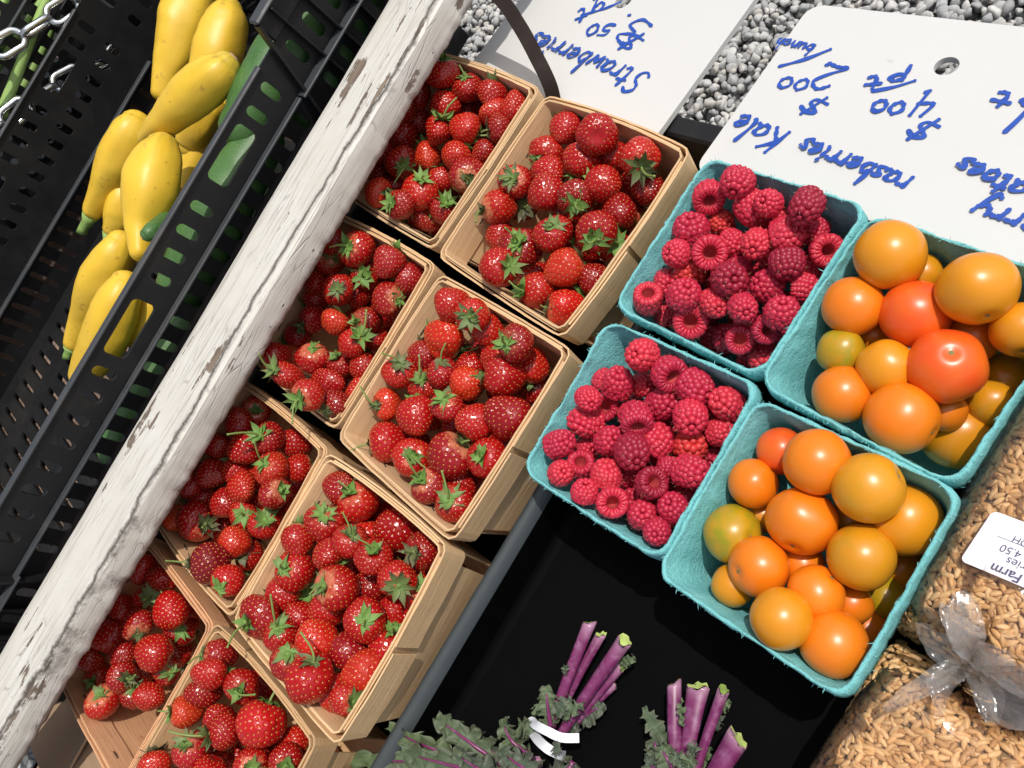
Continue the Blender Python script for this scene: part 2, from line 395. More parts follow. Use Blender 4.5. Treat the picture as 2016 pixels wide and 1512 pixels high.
def _kst(t):
    c = t.coord('Object'); u = t.attr('along', 'Fac'); n = t.noise(t.coord('Object', (180, 180, 180)), 1.0, 4)
    st = t.noise(c, 120, 4, 0.6)
    k = t.mix(st, (0.105, 0.010, 0.060), (0.24, 0.045, 0.15))
    k = t.mix(t.math('MULTIPLY', t.ramp(n, [(0.5, 0.0), (0.75, 1.0)]), 0.5), k, (0.38, 0.19, 0.32))
    k = t.mix(t.math('MULTIPLY', t.ramp(u, [(0.80, 0.0), (1.0, 1.0)]), 0.6), k, (0.52, 0.30, 0.42))
    t.pr(Base_Color=k, Roughness=0.34)
mk('kale_stalk', _kst)
mk('kale_cut', lambda t: t.pr(Base_Color=(0.55, 0.66, 0.20), Roughness=0.6))
mk('kale_cut_green', lambda t: t.pr(Base_Color=(0.26, 0.36, 0.08), Roughness=0.6))
mk('tie_white', lambda t: t.pr(Base_Color=(0.76, 0.78, 0.82), Roughness=0.5))
def _card(t):
    c = t.coord('Object'); n = t.noise(t.coord('Object', (20, 300, 20)), 1, 4)
    t.pr(Base_Color=t.mix(n, (0.27, 0.175, 0.105), (0.34, 0.23, 0.145)), Roughness=0.85)
mk('cardboard', _card)
mk('strap_brown', _plastic((0.022, 0.014, 0.012), 0.6, 0.15, 0.03))
def _shelf(t):
    n = t.noise(t.coord('Object', (60, 4, 60)), 1.5, 5)
    t.pr(Base_Color=t.ramp(n, [(0.3, (0.30, 0.21, 0.165)), (0.7, (0.16, 0.11, 0.08))]), Roughness=0.8)
mk('shelf_wood', _shelf)
#PART2
# ================================================================== SETTING
def set_uv(me, uv):
    lay = me.uv_layers.new(name='UVMap')
    li = np.zeros(len(me.loops), dtype=np.int32); me.loops.foreach_get('vertex_index', li)
    lay.data.foreach_set('uv', np.array(uv, dtype=np.float32)[li].ravel())
def set_attr(me, name, vals, ty='FLOAT'):
    a = me.attributes.new(name, ty, 'POINT')
    if ty == 'FLOAT': a.data.foreach_set('value', np.array(vals, dtype=np.float32))
    else: a.data.foreach_set('color', np.array(vals, dtype=np.float32).ravel())

GZ = -0.56
m = MB(); m.add([(-60, -60, GZ - 0.012), (60, -60, GZ - 0.012), (60, 60, GZ - 0.012), (-60, 60, GZ - 0.012)], [(0, 1, 2, 3)], 0, False)
tag(m.build('ground', MAT['gravel_ground']), 'grey gravel ground under and beyond the stall', 'ground', kind='structure')

def ico(sub=1):
    import bmesh
    bm = bmesh.new(); bmesh.ops.create_icosphere(bm, subdivisions=sub, radius=1)
    bm.verts.ensure_lookup_table()
    v = np.array([x.co[:] for x in bm.verts]); f = np.array([[y.index for y in x.verts] for x in bm.faces]); bm.free()
    return v, f
IV1, IF1 = ico(1); IV2, IF2 = ico(2); IV3, IF3 = ico(3)

def gravel():
    rs = np.random.RandomState(3)
    base = []
    for k in range(14):
        v = IV2.copy()
        for j in range(7):                                   # chip flat facets off
            n = rs.normal(size=3); n /= np.linalg.norm(n); d = rs.uniform(0.50, 0.82)
            s = v @ n; v = v - np.outer(np.maximum(s - d, 0), n)
        base.append(v * (1 + 0.05 * rs.normal(size=(len(v), 1))) * rs.uniform(0.7, 1.25, 3))
    V = []; Fc = []; T = []; b = 0
    pal = np.array([[.38,.38,.375],[.29,.295,.30],[.48,.475,.46],[.22,.225,.235],[.56,.55,.53],[.42,.39,.34],[.26,.27,.285]])
    xs = np.arange(-1.45, 0.30, 0.0135); ys = np.arange(0.16, 1.15, 0.0135)
    for lay in range(2):
        for x in xs:
            for y in ys:
                if rs.rand() < 0.12: continue
                px, py, _ = proj((x, y, GZ))
                if not (-120 < px < 2140 and -330 < py < 560): continue
                s = rs.uniform(0.0048, 0.0100)
                q = Quaternion(rs.normal(size=4)); q.normalize()
                R = np.array(q.to_matrix())
                v = base[rs.randint(14)] @ R.T * s + np.array([x + rs.normal() * 0.005, y + rs.normal() * 0.005, GZ + lay * 0.006 + rs.uniform(-.003, .003)])
                V.append(v); Fc.append(IF2 + b); b += len(v)
                t = pal[rs.randint(len(pal))] * rs.uniform(0.8, 1.15); T.append(np.repeat([[*t, 1]], len(v), 0))
    V = np.concatenate(V); Fc = np.concatenate(Fc)
    me = bpy.data.meshes.new('gravel_stones')
    me.vertices.add(len(V)); me.vertices.foreach_set('co', V.astype(np.float32).ravel())
    me.loops.add(len(Fc) * 3); me.loops.foreach_set('vertex_index', Fc.astype(np.int32).ravel())
    me.polygons.add(len(Fc)); me.polygons.foreach_set('loop_start', np.arange(0, len(Fc) * 3, 3, dtype=np.int32))
    me.update(calc_edges=True); me.materials.append(MAT['gravel_stone'])
    set_attr(me, 'tint', np.concatenate(T), 'FLOAT_COLOR')
    tag(obj('gravel', me), 'loose grey crushed stone covering the ground in front of the stall', 'gravel', kind='stuff')
gravel()

# ---- 2-D outline with holes -> solid sheet, used for crates and signs
def sheet(outlines, th):
    cu = bpy.data.curves.new('tmp', 'CURVE'); cu.dimensions = '2D'; cu.fill_mode = 'BOTH'; cu.extrude = th / 2
    for pts in outlines:
        s = cu.splines.new('POLY'); s.points.add(len(pts) - 1)
        for p, (x, y) in zip(s.points, pts): p.co = (x, y, 0, 1)
        s.use_cyclic_u = True
    o = bpy.data.objects.new('tmp', cu); col.objects.link(o)
    dg = bpy.context.evaluated_depsgraph_get(); me = bpy.data.meshes.new_from_object(o.evaluated_get(dg))
    bpy.data.objects.remove(o); bpy.data.curves.remove(cu)
    v = np.array([p.co[:] for p in me.vertices]); f = [tuple(p.vertices) for p in me.polygons]
    bpy.data.meshes.remove(me); return v, f
def pill(cx, cy, hx, hy, n=5):
    """rounded bar: half sizes hx, hy"""
    r = min(hx, hy); out = []
    for q, (sx, sy) in enumerate(((1, 1), (-1, 1), (-1, -1), (1, -1))):
        for k in range(n + 1):
            a = math.pi / 2 * (q + k / n)
            out.append((cx + sx * (hx - r) + r * math.cos(a), cy + sy * (hy - r) + r * math.sin(a)))
    return out
def rrect(x0, x1, y0, y1, r, n=5):
    out = []
    for q, (cx, cy) in enumerate(((x1-r, y1-r), (x0+r, y1-r), (x0+r, y0+r), (x1-r, y0+r))):
        for k in range(n + 1):
            a = math.pi / 2 * (q + k / n); out.append((cx + r * math.cos(a), cy + r * math.sin(a)))
    return out

# ---- display table: black board with front rail, legs out of sight below
tb = empty('display_table', (-0.25, -0.2, GZ))
tag(tb, 'black display table with low front rail holding the berry baskets', 'table')
inv = Vector((0.25, 0.2, -GZ))
m = MB(); m.box((-0.735, -0.75, -0.125), (0.42, 0.2225, -0.1005), 0, 0.002); o = m.build('table_top', MAT['tray_black'], tb, inv)
m = MB(); m.box((-0.735, 0.2070, -0.0990), (0.42, 0.2225, -0.0290), 0, 0.002); o = m.build('front_rail', MAT['black_plastic'], tb, inv)
for x, y in ((-0.70, -0.70), (0.36, -0.70), (-0.70, 0.17), (0.36, 0.17)):
    m = MB(); m.box((x, y, GZ + 0.001), (x + 0.04, y + 0.04, -0.126), 0, 0.002); m.build('leg', MAT['black_plastic'], tb, inv)

# ---- shallow black tray that holds pulp baskets, kale and grain
def rring(hx, hy, rc, z, n=12, cx=0, cy=0):
    out = []
    for q, (sx, sy) in enumerate(((1, 1), (-1, 1), (-1, -1), (1, -1))):
        for k in range(n + 1):
            a = math.pi / 2 * (q + k / n)
            out.append((cx + sx * (hx - rc) + rc * math.cos(a), cy + sy * (hy - rc) + rc * math.sin(a), z))
    return out
def loft(rings, close=True):
    n = len(rings[0]); v = [p for r in rings for p in r]; f = []
    for i in range(len(rings) - 1):
        for k in range(n):
            a, b = i*n + k, i*n + (k+1) % n; f.append((a, b, b+n, a+n))
    return v, f
TX0, TX1, TY0, TY1 = -0.3225, 0.30, -0.60, 0.198
tcx, tcy, thx, thy = (TX0+TX1)/2, (TY0+TY1)/2, (TX1-TX0)/2, (TY1-TY0)/2
tr = empty('display_tray', (tcx, tcy, -0.0995)); tag(tr, 'wide shallow black plastic tray under teal baskets and kale', 'tray')
inv = Vector((-tcx, -tcy, 0.0995))
prof = [(-0.30, -0.078), (-0.020, -0.078), (-0.0145, -0.0765), (-0.0125, -0.072)]
R = [rring(thx + d, thy + d, max(0.004, 0.05 + d), z, 12, tcx, tcy) for d, z in prof]
v, f = loft(R); n = len(R[0]); f.append(tuple(range(n)))
obj('tray_floor', mesh('tray_floor', v, f, [MAT['tray_black']]), tr, inv)
prof = [(-0.0125, -0.0715), (-0.0105, -0.048), (-0.0080, -0.0425), (-0.0040, -0.040), (-0.0010, -0.0405), (0.0002, -0.0435), (-0.0005, -0.050), (-0.004, -0.0985)]
R = [rring(thx + d, thy + d, 0.05 + d, z, 12, tcx, tcy) for d, z in prof]
v, f = loft(R[:2]); obj('tray_wall', mesh('tray_wall', v, f, [MAT['tray_black']]), tr, inv)
v, f = loft(R[1:]); obj('tray_lip', mesh('tray_lip', v, f, [MAT['tray_lip']]), tr, inv)

# ---- white beam in front of the crate shelf
def beam():
    X0, X1, Z0, Z1 = -0.6265, -0.5595, 0.0335, 0.0605
    prof = [(X1 - 0.002, Z0), (X1, Z0 + 0.002)]
    prof += [(X1 + 0.0004, Z0 + 0.008), (X1, Z0 + 0.014), (X1 - 0.0004, Z0 + 0.0205), (X1 - 0.0012, Z1 - 0.0026), (X1 - 0.0032, Z1 - 0.0009), (X1 - 0.0065, Z1 - 0.0001)]
    for k in range(1, 9): prof.append((X1 - 0.0065 + (X0 + 0.003 - X1 + 0.0065) * k / 8, Z1 - 0.0004 * (k % 2)))
    prof += [(X0, Z1 - 0.003), (X0, Z0 + 0.003), (X0 + 0.003, Z0), ((X0 + X1) / 2, Z0)]
    ys = np.arange(-0.95, 0.40, 0.0032); v = []; n = len(prof)
    for y in ys:
        bow = 0.0008 * math.sin(y * 2.3)
        for j, (x, z) in enumerate(prof):
            e = 1.0 if j < 8 else 0.55
            a = nz(x, y * 0.30, z, 60, 3) * 0.0007 * e; b = nz(x + 5, y * 0.22, z, 75, 3) * 0.0005 * e
            if j in (0, 1, 2): a += nz(3.3, y, 1.0, 70, 4) * 0.0022; b += nz(8.3, y, 1.0, 90, 4) * 0.0014
            if z > Z1 - 0.001: b += (nz(x * 2.2, y * 0.08, 7, 130, 2)) * 0.0007
            v.append((x + a + bow, y, z + b))
    f = []
    for i in range(len(ys) - 1):
        for k in range(n):
            q, r = i*n + k, i*n + (k+1) % n; f.append((q, q + n, r + n, r))
    f.append(tuple(range(n))); f.append(tuple(reversed([(len(ys)-1)*n + k for k in range(n)])))
    sm = []
    for i in range(len(ys) - 1): sm += [not (4 <= k <= 7) for k in range(n)]
    o = obj('wooden_beam', mesh('wooden_beam', v, f, [MAT['peeling_paint']], smooth=sm + [False, False]))
    tag(o, 'white wooden beam with peeling cracked paint running beside the black crate', 'beam')
beam()

# ---- shelf under the crates
sh = empty('crate_shelf', (-1.1, 0, GZ)); tag(sh, 'slatted brown wooden shelf under the black crates', 'shelf')
for k in range(6):
    m = MB(); x = -1.16 + k * 0.075; m.box((x, -0.9, -0.066), (x + 0.072, 0.30, -0.0515), 0, 0.0015); m.build('slat', MAT['shelf_wood'], sh, (1.1, 0, -GZ))
for k in range(4):
    m = MB(); x = -1.64 + k * 0.115; m.box((x, -0.9, 0.010), (x + 0.108, 0.32, 0.026), 0, 0.0015); m.build('slat', MAT['shelf_wood'], sh, (1.1, 0, -GZ))
m = MB(); m.box((-1.172, -0.9, -0.050), (-1.162, 0.30, 0.0090), 0, 0.001); m.build('backing_board', MAT['shelf_wood'], sh, (1.1, 0, -GZ))  # added dark backing, hides the bright ground behind the far wall's slots
for y in (-0.85, 0.10):
    m = MB(); m.box((-1.66, y, GZ + 0.001), (-1.615, y + 0.045, 0.009), 0); m.build('shelf_leg', MAT['shelf_wood'], sh, (1.1, 0, -GZ))
    m = MB(); m.box((-0.76, y, GZ + 0.001), (-0.72, y + 0.045, -0.067), 0); m.build('shelf_leg', MAT['shelf_wood'], sh, (1.1, 0, -GZ))

# ---- vented black crates
def wall_sheet(yr, zr, holes, X, th=0.0028):
    v, f = sheet([[(yr[0], zr[0]), (yr[1], zr[0]), (yr[1], zr[1]), (yr[0], zr[1])]] + holes, th)
    return np.c_[X + v[:, 2], v[:, 0], v[:, 1]], f
def end_sheet(xr, zr, holes, Y, th=0.0028):
    v, f = sheet([[(xr[0], zr[0]), (xr[1], zr[0]), (xr[1], zr[1]), (xr[0], zr[1])]] + holes, th)
    return np.c_[v[:, 0], Y - v[:, 2], v[:, 1]], f
def crate(label, dx, dz, y0=-0.47, y1=0.262, ears=True, group=None, dy=0.0):
    XN, XF = -0.66, -1.12; ZB, ZM, ZR = -0.050, 0.0665, 0.1085
    ca, cb = -0.3457, 0.1150                         # where the middle section ends
    t = empty('vented_crate', (-0.89 + dx, -0.10 + dy, ZB + dz)); tag(t, label, 'crate', group)
    inv = Vector((0.89, 0.10, -ZB))
    P = MAT['black_plastic']; RM = MAT['black_rim']
    sp = 0.0223
    hands = [(0.0180, 0.0695), (-0.1465, -0.0955)]
    def near_holes(far=False):
        H = []
        y = cb - 0.010
        while y > ca + 0.012:
            if not any(a - 0.011 < y < b + 0.011 for a, b in hands): H.append(pill(y, 0.0880, 0.0044, 0.0105))
            H.append(pill(y - 0.004, 0.0530, 0.0044, 0.0098))
            if not far: H.append(pill(y - 0.004, 0.0185, 0.0044, 0.0125)); H.append(pill(y - 0.004, -0.0190, 0.0044, 0.0150))
            else: H.append(pill(y - 0.004, -0.014, 0.0038, 0.0185))
            y -= sp
        for a, b in hands: H.append(rrect(a, b, 0.0785, 0.0992, 0.005))
        y = cb + 0.030
        while y < y1 - 0.012: H.append(pill(y, 0.086, 0.0046, 0.0125)); H.append(pill(y, 0.048, 0.0046, 0.0085)); H.append(pill(y, 0.0, 0.0046, 0.020)); y += 0.026
        y = ca - 0.020
        while y > y0 + 0.012: H.append(pill(y, 0.086, 0.0046, 0.0125)); H.append(pill(y, 0.048, 0.0046, 0.0085)); y -= 0.026
        return H
    def add(name, v, f, mt): return obj(name, mesh(name, v, f, [mt], smooth=False), t, inv)
    v, f = wall_sheet((y0, y1), (ZB, ZR - 0.002), near_holes(), XN); add('side_wall', v, f, P)
    v, f = wall_sheet((y0, y1), (ZB, ZR - 0.002), near_holes(True), XF); add('side_wall', v, f, P)
    for Y in (y0, y1):
        H = [pill(x, zc, 0.0046, hh) for x in np.arange(XF + 0.03, XN - 0.02, 0.026) for zc, hh in ((0.086, 0.011), (0.045, 0.011), (0.0, 0.018))]
        H = [h for h in H if True]
        v, f = end_sheet((XF + 0.0015, XN - 0.0015), (ZB, ZR + 0.012), H, Y); add('end_wall', v, f, P)
    H = [pill(x, y, 0.022, 0.0030) for x in np.arange(XF + 0.05, XN - 0.03, 0.075) for y in np.arange(y0 + 0.03, y1 - 0.02, 0.021)]
    v, f = sheet([[(XF, y0), (XN, y0), (XN, y1), (XF, y1)]] + H, 0.003)
    add('crate_floor', np.c_[v[:, 0], v[:, 1], ZB + 0.006 + v[:, 2]], f, P)
    for X, s in ((XN, 1), (XF, -1)):
        m = MB(); m.box((X - 0.0035, ca, ZR - 0.003), (X + 0.0035, cb, ZR), 0, 0.001); m.build('rim_rail', RM, t, inv)
        m = MB(); lo, hi = sorted((X + s * 0.0016, X + s * 0.0085)); m.box((lo, ca - 0.001, ZM - 0.0012), (hi, cb, ZM + 0.0012), 0, 0.0006); m.build('stiffening_rib', RM, t, inv)
        m = MB(); m.box((lo, y0, 0.0315), (hi, y1, 0.0335), 0, 0.0006); m.build('stiffening_rib', P, t, inv)
        if s < 0:
            m = MB(); m.box((X + 0.0016, ca, 0.0105), (X + 0.0105, cb, 0.0135), 0, 0.0006); m.build('inner_ledge', RM, t, inv)
    if ears:
        for X, s in ((XN, 1), (XF, -1)):
            for a, b, q in ((cb + 0.0005, y1, 1), (y0, ca - 0.0005, -1)):
                lo, hi = sorted((X + s * 0.0016, X + s * 0.0105))
                # raised top of the corner section with its own rim
                m = MB(); ya, yb = (a + 0.023, b) if q > 0 else (a, b - 0.023)
                m.box((X - 0.004, ya, ZR - 0.0018), (X + 0.004, yb, 0.1265), 0, 0.0012); m.build('corner_riser', P, t, inv)
                m = MB(); m.box((X - 0.0055, ya, 0.1267), (X + 0.0090, yb, 0.1305), 0, 0.0015); m.build('corner_rim', RM, t, inv)
                m = MB(); m.box((lo, a + 0.001, ZM - 0.0012), (hi + s * 0.002, b, ZM + 0.0012), 0, 0.0006); m.build('stiffening_rib', RM, t, inv)
                m = MB(); sgn = q
                p0 = (0.0, cb - 0.002, 0.0635) if q > 0 else (0.0, ca + 0.002, 0.0635)
                # slanted gusset from the rib up to the raised rim
                g0 = np.array([p0[1], 0.036]); g1 = np.array([(ya if q > 0 else yb), 0.1266])
                d = (g1 - g0) / np.linalg.norm(g1 - g0); nn = np.array([-d[1], d[0]]) * 0.0013
                vv = []
                for x in (lo, hi):
                    for pt in (g0 - nn, g1 - nn, g1 + nn, g0 + nn): vv.append((x, pt[0], pt[1]))
                m.add(vv, [(0,1,2,3),(7,6,5,4),(0,4,5,1),(1,5,6,2),(2,6,7,3),(3,7,4,0)], 0, False); m.build('gusset', P, t, inv)
                yy = ya + 0.016 if q > 0 else ya + 0.012
                while yy < yb:
                    m = MB(); m.box((lo, yy, 0.0345), (hi, yy + 0.002, 0.1266), 0, 0.0005); m.build('corner_rib', P, t, inv); yy += 0.026
    return t
crate('black vented crate of yellow squash and zucchini behind the white beam', 0, 0)
crate('black vented crate of green onions, farthest back behind the chain', -0.506, 0.076, ears=False, y0=-0.40, y1=0.30)

# ---- chain between the two crates
def chain(label, path, wire=0.0040, ll=0.046, lw=0.0145):
    P = crom([np.array(p) for p in path], 40); d = np.r_[0, np.cumsum([np.linalg.norm(P[i+1]-P[i]) for i in range(len(P)-1)])]
    step = ll - 2.3 * wire; pos = np.arange(0, d[-1], step)
    root = empty('chain', P[-1]); tag(root, label, 'chain', 'steel chains in front of the back crate')
    c = [np.array((math.cos(a) * (lw - wire), math.sin(a) * (lw - wire))) for a in np.linspace(0, 2 * math.pi, 28, endpoint=False)]
    hs = ll / 2 - lw
    ring = [(p[0], p[1] + (hs if p[1] >= 0 else -hs), 0) for p in c]
    ring2 = ring + [ring[0], ring[1]]
    v, f = tube(ring + [ring[0]], wire, 10, False); me = mesh('chain_link', v, f, [MAT['chain_steel']])
    for k, s in enumerate(pos):
        i = min(int(np.searchsorted(d, s)), len(P) - 2)
        p = np.array([np.interp(s, d, [q[a] for q in P]) for a in range(3)])
        tdir = Vector(P[i + 1] - P[max(i - 1, 0)]).normalized()
        q = tdir.to_track_quat('Y', 'X') @ Quaternion((0, 1, 0), (k % 2) * math.pi / 2 + 0.5)
        o = obj('chain_link', me, root); o.rotation_mode = 'QUATERNION'; o.rotation_quaternion = q; o.location = Vector(p) - root.location
XC = -1.138
chain('upper of two bright steel chains slung across the black crates', [at_x(215, -60, XC), at_x(150, 0, XC), at_x(95, 38, XC), at_x(48, 68, XC), at_x(0, 95, XC), at_x(-70, 150, XC)])
chain('lower of two bright steel chains, seen partly through crate holes', [at_x(330, 30, XC), at_x(270, 75, XC), at_x(215, 120, XC), at_x(160, 143, XC), at_x(110, 170, XC), at_x(40, 215, XC), at_x(-10, 262, XC), at_x(-70, 330, XC)])

# ---- green onions in the back crate
def onion(i, a, b, r):
    P = crom([a, (np.array(a) + np.array(b)) / 2 + np.array([0, 0, 0.006 * math.sin(i)]), b], 8)
    v, f = tube(P, [r * (0.8 + 0.35 * k / len(P)) for k in range(len(P))], 8)
    c = P[len(P) // 2]
    return obj('green_onion', mesh('green_onion', [np.array(p) - c for p in v], f, [MAT['onion_green']]), None, c)
ordw = ['lowest', 'second lowest', 'third lowest', 'fourth lowest', 'fourth from top', 'third from top', 'second from top', 'topmost', 'rearmost']
k = 0
for px0, py0, px1, py1, X in ((95, -10, 0, 232, -1.1535), (60, -20, -40, 190, -1.20), (30, -25, -60, 150, -1.21), (5, -25, -80, 110, -1.215), (-20, -40, -110, 90, -1.22), (130, -30, 20, 215, -1.21), (110, -40, -20, 150, -1.225), (75, -40, -40, 120, -1.235)):
    o = onion(k, at_x(px0, py0, X), at_x(px1, py1, X), 0.0062 + 0.001 * math.sin(k * 2))
    tag(o, ('pale green onion stalk leaning across the front of the back crate' if k == 0 else 'green onion stalk %s of the bundle inside the back crate' % ordw[k]), 'green onion', 'green onions in the back crate'); k += 1

# ---- squash and zucchini
def gourd(name, label, cat, pts, rad, skin, stem_len=0.0, stem_end=1, scar_end=None, group=None, nr=28, rr=1.0):
    P = crom(pts, 10); R_ = [float(x[0]) for x in crom([(r, 0, 0) for r in rad], 10)]
    rs = random.Random(len(label) + int(abs(P[0][1]) * 1e4))
    # round the two ends with extra rings
    def endcap(i0, i1, r):
        d = P[i0] - P[i1]; d = d / np.linalg.norm(d)
        return [(P[i0] + d * r * 0.75 * math.sin(a), r * math.cos(a)) for a in (0.35, 0.7, 1.0, 1.25, 1.45)]
    seq = [(p, r) for p, r in endcap(0, 1, R_[0])][::-1] + list(zip(P, R_)) + endcap(-1, -2, R_[-1])
    c = P[len(P) // 2]
    v, f = tube([p for p, _ in seq], [max(r, 0.0008) for _, r in seq], nr)
    v = np.array(v); ridge = []; sho = []; ph = rs.uniform(0, 6)
    ns = len(seq)
    for i in range(ns):
        cen = seq[i][0]; u = i / (ns - 1)
        for k in range(nr):
            th = 2 * math.pi * k / nr
            lob = math.cos(5 * th + ph) * 0.028 + math.cos(10 * th + ph * 2) * 0.016 * (1 if u < 0.35 else 0.4)
            lump = nz(cen[0] + math.cos(th) * 0.02, cen[1], cen[2] + math.sin(th) * 0.02, 28, 3) * 0.075
            q = v[i*nr + k]; v[i*nr + k] = cen + (q - cen) * (1 + lob * rr + lump)
            ridge.append(max(0, math.cos(10 * th + ph * 2)) ** 3 * (max(0, 1 - abs(u - 0.12) / 0.30)))
            sho.append(max(0.0, 1 - u / 0.22) if scar_end == 0 else 0.0)
    me = mesh(name, v - c, f, [MAT[skin]]); set_attr(me, 'ridge', ridge); set_attr(me, 'shoulder', sho)
    o = tag(obj(name, me, None, c), label, cat, group)
    def tip(e): return (P[0], P[0] - P[1], R_[0]) if e == 0 else (P[-1], P[-1] - P[-2], R_[-1])
    if stem_len > 0:
        p, d, r = tip(stem_end); d = d / np.linalg.norm(d)
        b = p + d * r * 0.55
        pts_ = [b, b + d * stem_len * 0.35, b + d * stem_len * 0.8 + np.array([0, 0, 0.001]), b + d * stem_len]
        vv, ff = tube(pts_, [r * 0.80, r * 0.52, r * 0.42, r * 0.50], 10)
        vv = np.array(vv)
        for i in range(4):
            for k in range(10): vv[i*10 + k] = pts_[i] + (vv[i*10 + k] - pts_[i]) * (1 + 0.16 * (k % 2))
        obj('stem', mesh('stem', vv - c, ff, [MAT['squash_stem']]), o)
    if scar_end is not None:
        p, d, r = tip(scar_end); d = d / np.linalg.norm(d)
        vv, ff = tube([p + d * r * 0.55, p + d * (r * 0.765), p + d * (r * 0.785)], [r * 0.50, r * 0.36, r * 0.18], 14)
        obj('blossom_scar', mesh('blossom_scar', np.array(vv) - c, ff, [MAT['blossom_scar']]), o)
    return o
def px3(L, sc_, ox, oy): return [at_z(ox + x / sc_, oy + y / sc_, z) for x, y, z in L]
def pr3(L, P, sc_): return [r / sc_ / F * proj(p)[2] for r, p in zip(L, P)]
G = 'yellow squash in the crate'
def sq(label, L, rad, oy=0, name='yellow_squash', cat='squash', skin='squash_skin', g=G, **kw):
    P = px3(L, 2.667, 0, oy); gourd(name, label, cat, P, pr3(rad, P, 2.667), skin, group=g, **kw)
sq('large yellow squash at the top of the picture, farthest left of the pair', [(1010, -150, .050), (1000, 20, .052), (950, 200, .048), (880, 400, .042), (845, 490, .040)], [95, 140, 130, 82, 54])
sq('olive-shaded yellow squash at the top beside the dark zucchini', [(1200, 40, .062), (1185, 110, .060), (1140, 260, .056), (1090, 420, .050), (1060, 540, .046)], [70, 110, 128, 105, 80], scar_end=0)
sq('yellow squash lying diagonally across the top of the others', [(1195, 335, .104), (1140, 390, .105), (1010, 500, .104), (860, 640, .100), (765, 725, .096)], [72, 112, 120, 80, 46], scar_end=0)
sq('pale yellow squash left of centre with green stem hanging down', [(720, 640, .052), (690, 700, .052), (620, 840, .047), (545, 1000, .038), (490, 1105, .032)], [75, 104, 104, 72, 54], stem_len=0.026)
sq('fat yellow squash in the middle with ribbed blossom end up', [(855, 760, .096), (830, 850, .097), (790, 1000, .095), (745, 1180, .090), (735, 1330, .086)], [78, 125, 142, 92, 54], scar_end=0)
sq('short yellow squash tucked under with a bent green stem', [(690, 960, .020), (660, 1060, .018), (625, 1150, .014), (600, 1205, .012)], [90, 95, 82, 60], stem_len=0.022)
sq('long yellow squash at lower left with dark stem end', [(640, -70, .060), (600, 20, .058), (530, 160, .050), (450, 320, .038), (385, 470, .030)], [70, 108, 118, 80, 50], oy=500, stem_len=0.012)
sq('pale lemon squash lowest in the crate behind the hand slot', [(665, 140, .078), (640, 220, .076), (590, 350, .070), (530, 480, .062), (440, 640, .052)], [70, 105, 120, 112, 78], oy=500)
sq('small yellow squash with bright green stem under the diagonal one', [(1100, 560, .060), (1050, 650, .056), (1000, 740, .050), (985, 775, .048)], [90, 92, 76, 62], stem_len=0.016)
sq('yellow squash half hidden behind the crate rim near the middle', [(1230, 470, .040), (1140, 600, .040), (1050, 800, .036), (980, 960, .030), (900, 1100, .026)], [70, 82, 90, 88, 70])
sq('small golden squash peeking over the rim above the zucchini stem', [(940, 1010, .062), (915, 1060, .060), (880, 1120, .056), (850, 1180, .050)], [38, 55, 64, 50])
sq('bright golden squash showing in the right of the hand slot', [(830, 200, .052), (800, 280, .048), (755, 390, .042), (720, 460, .038)], [50, 72, 75, 55], oy=500)
GZc = 'zucchini in the crate'
zk = dict(name='zucchini', cat='zucchini', skin='zucchini_skin', g=GZc, rr=0.5)
def zu(label, y0, y1, x0, x1, z0, z1, r, **kw):
    P = [np.array((x0 + (x1-x0)*t, y0 + (y1-y0)*t, z0 + (z1-z0)*t + 0.003*math.sin(3*t))) for t in (0, .25, .5, .75, 1)]
    gourd('zucchini', label, 'zucchini', P, [r*.82, r, r*1.02, r*.95, r*.75], 'zucchini_skin', group=GZc, rr=0.5, **kw)
zu('dark zucchini rising above the rim beside the raised crate corner', 0.070, 0.215, -0.702, -0.700, 0.070, 0.066, 0.0275)
zu('green zucchini filling the upper hand slot of the crate', -0.075, 0.075, -0.690, -0.692, 0.052, 0.056, 0.0255)
zu('green zucchini behind the slots below the upper hand slot', -0.060, 0.110, -0.690, -0.688, -0.002, 0.000, 0.0265)
zu('green zucchini behind the middle slots between both hand slots', -0.235, -0.090, -0.688, -0.690, 0.022, 0.028, 0.024)
zu('small dark zucchini in the raised corner of the crate', 0.115, 0.235, -0.692, -0.700, 0.030, 0.032, 0.0265)
sq('zucchini whose pale ribbed stem end pokes over the crate rim', [(768, 1236, .100), (800, 1215, .097), (850, 1180, .086), (900, 1140, .072)], [36, 46, 50, 50], name='zucchini', cat='zucchini', skin='zucchini_skin', g=GZc, scar_end=0)

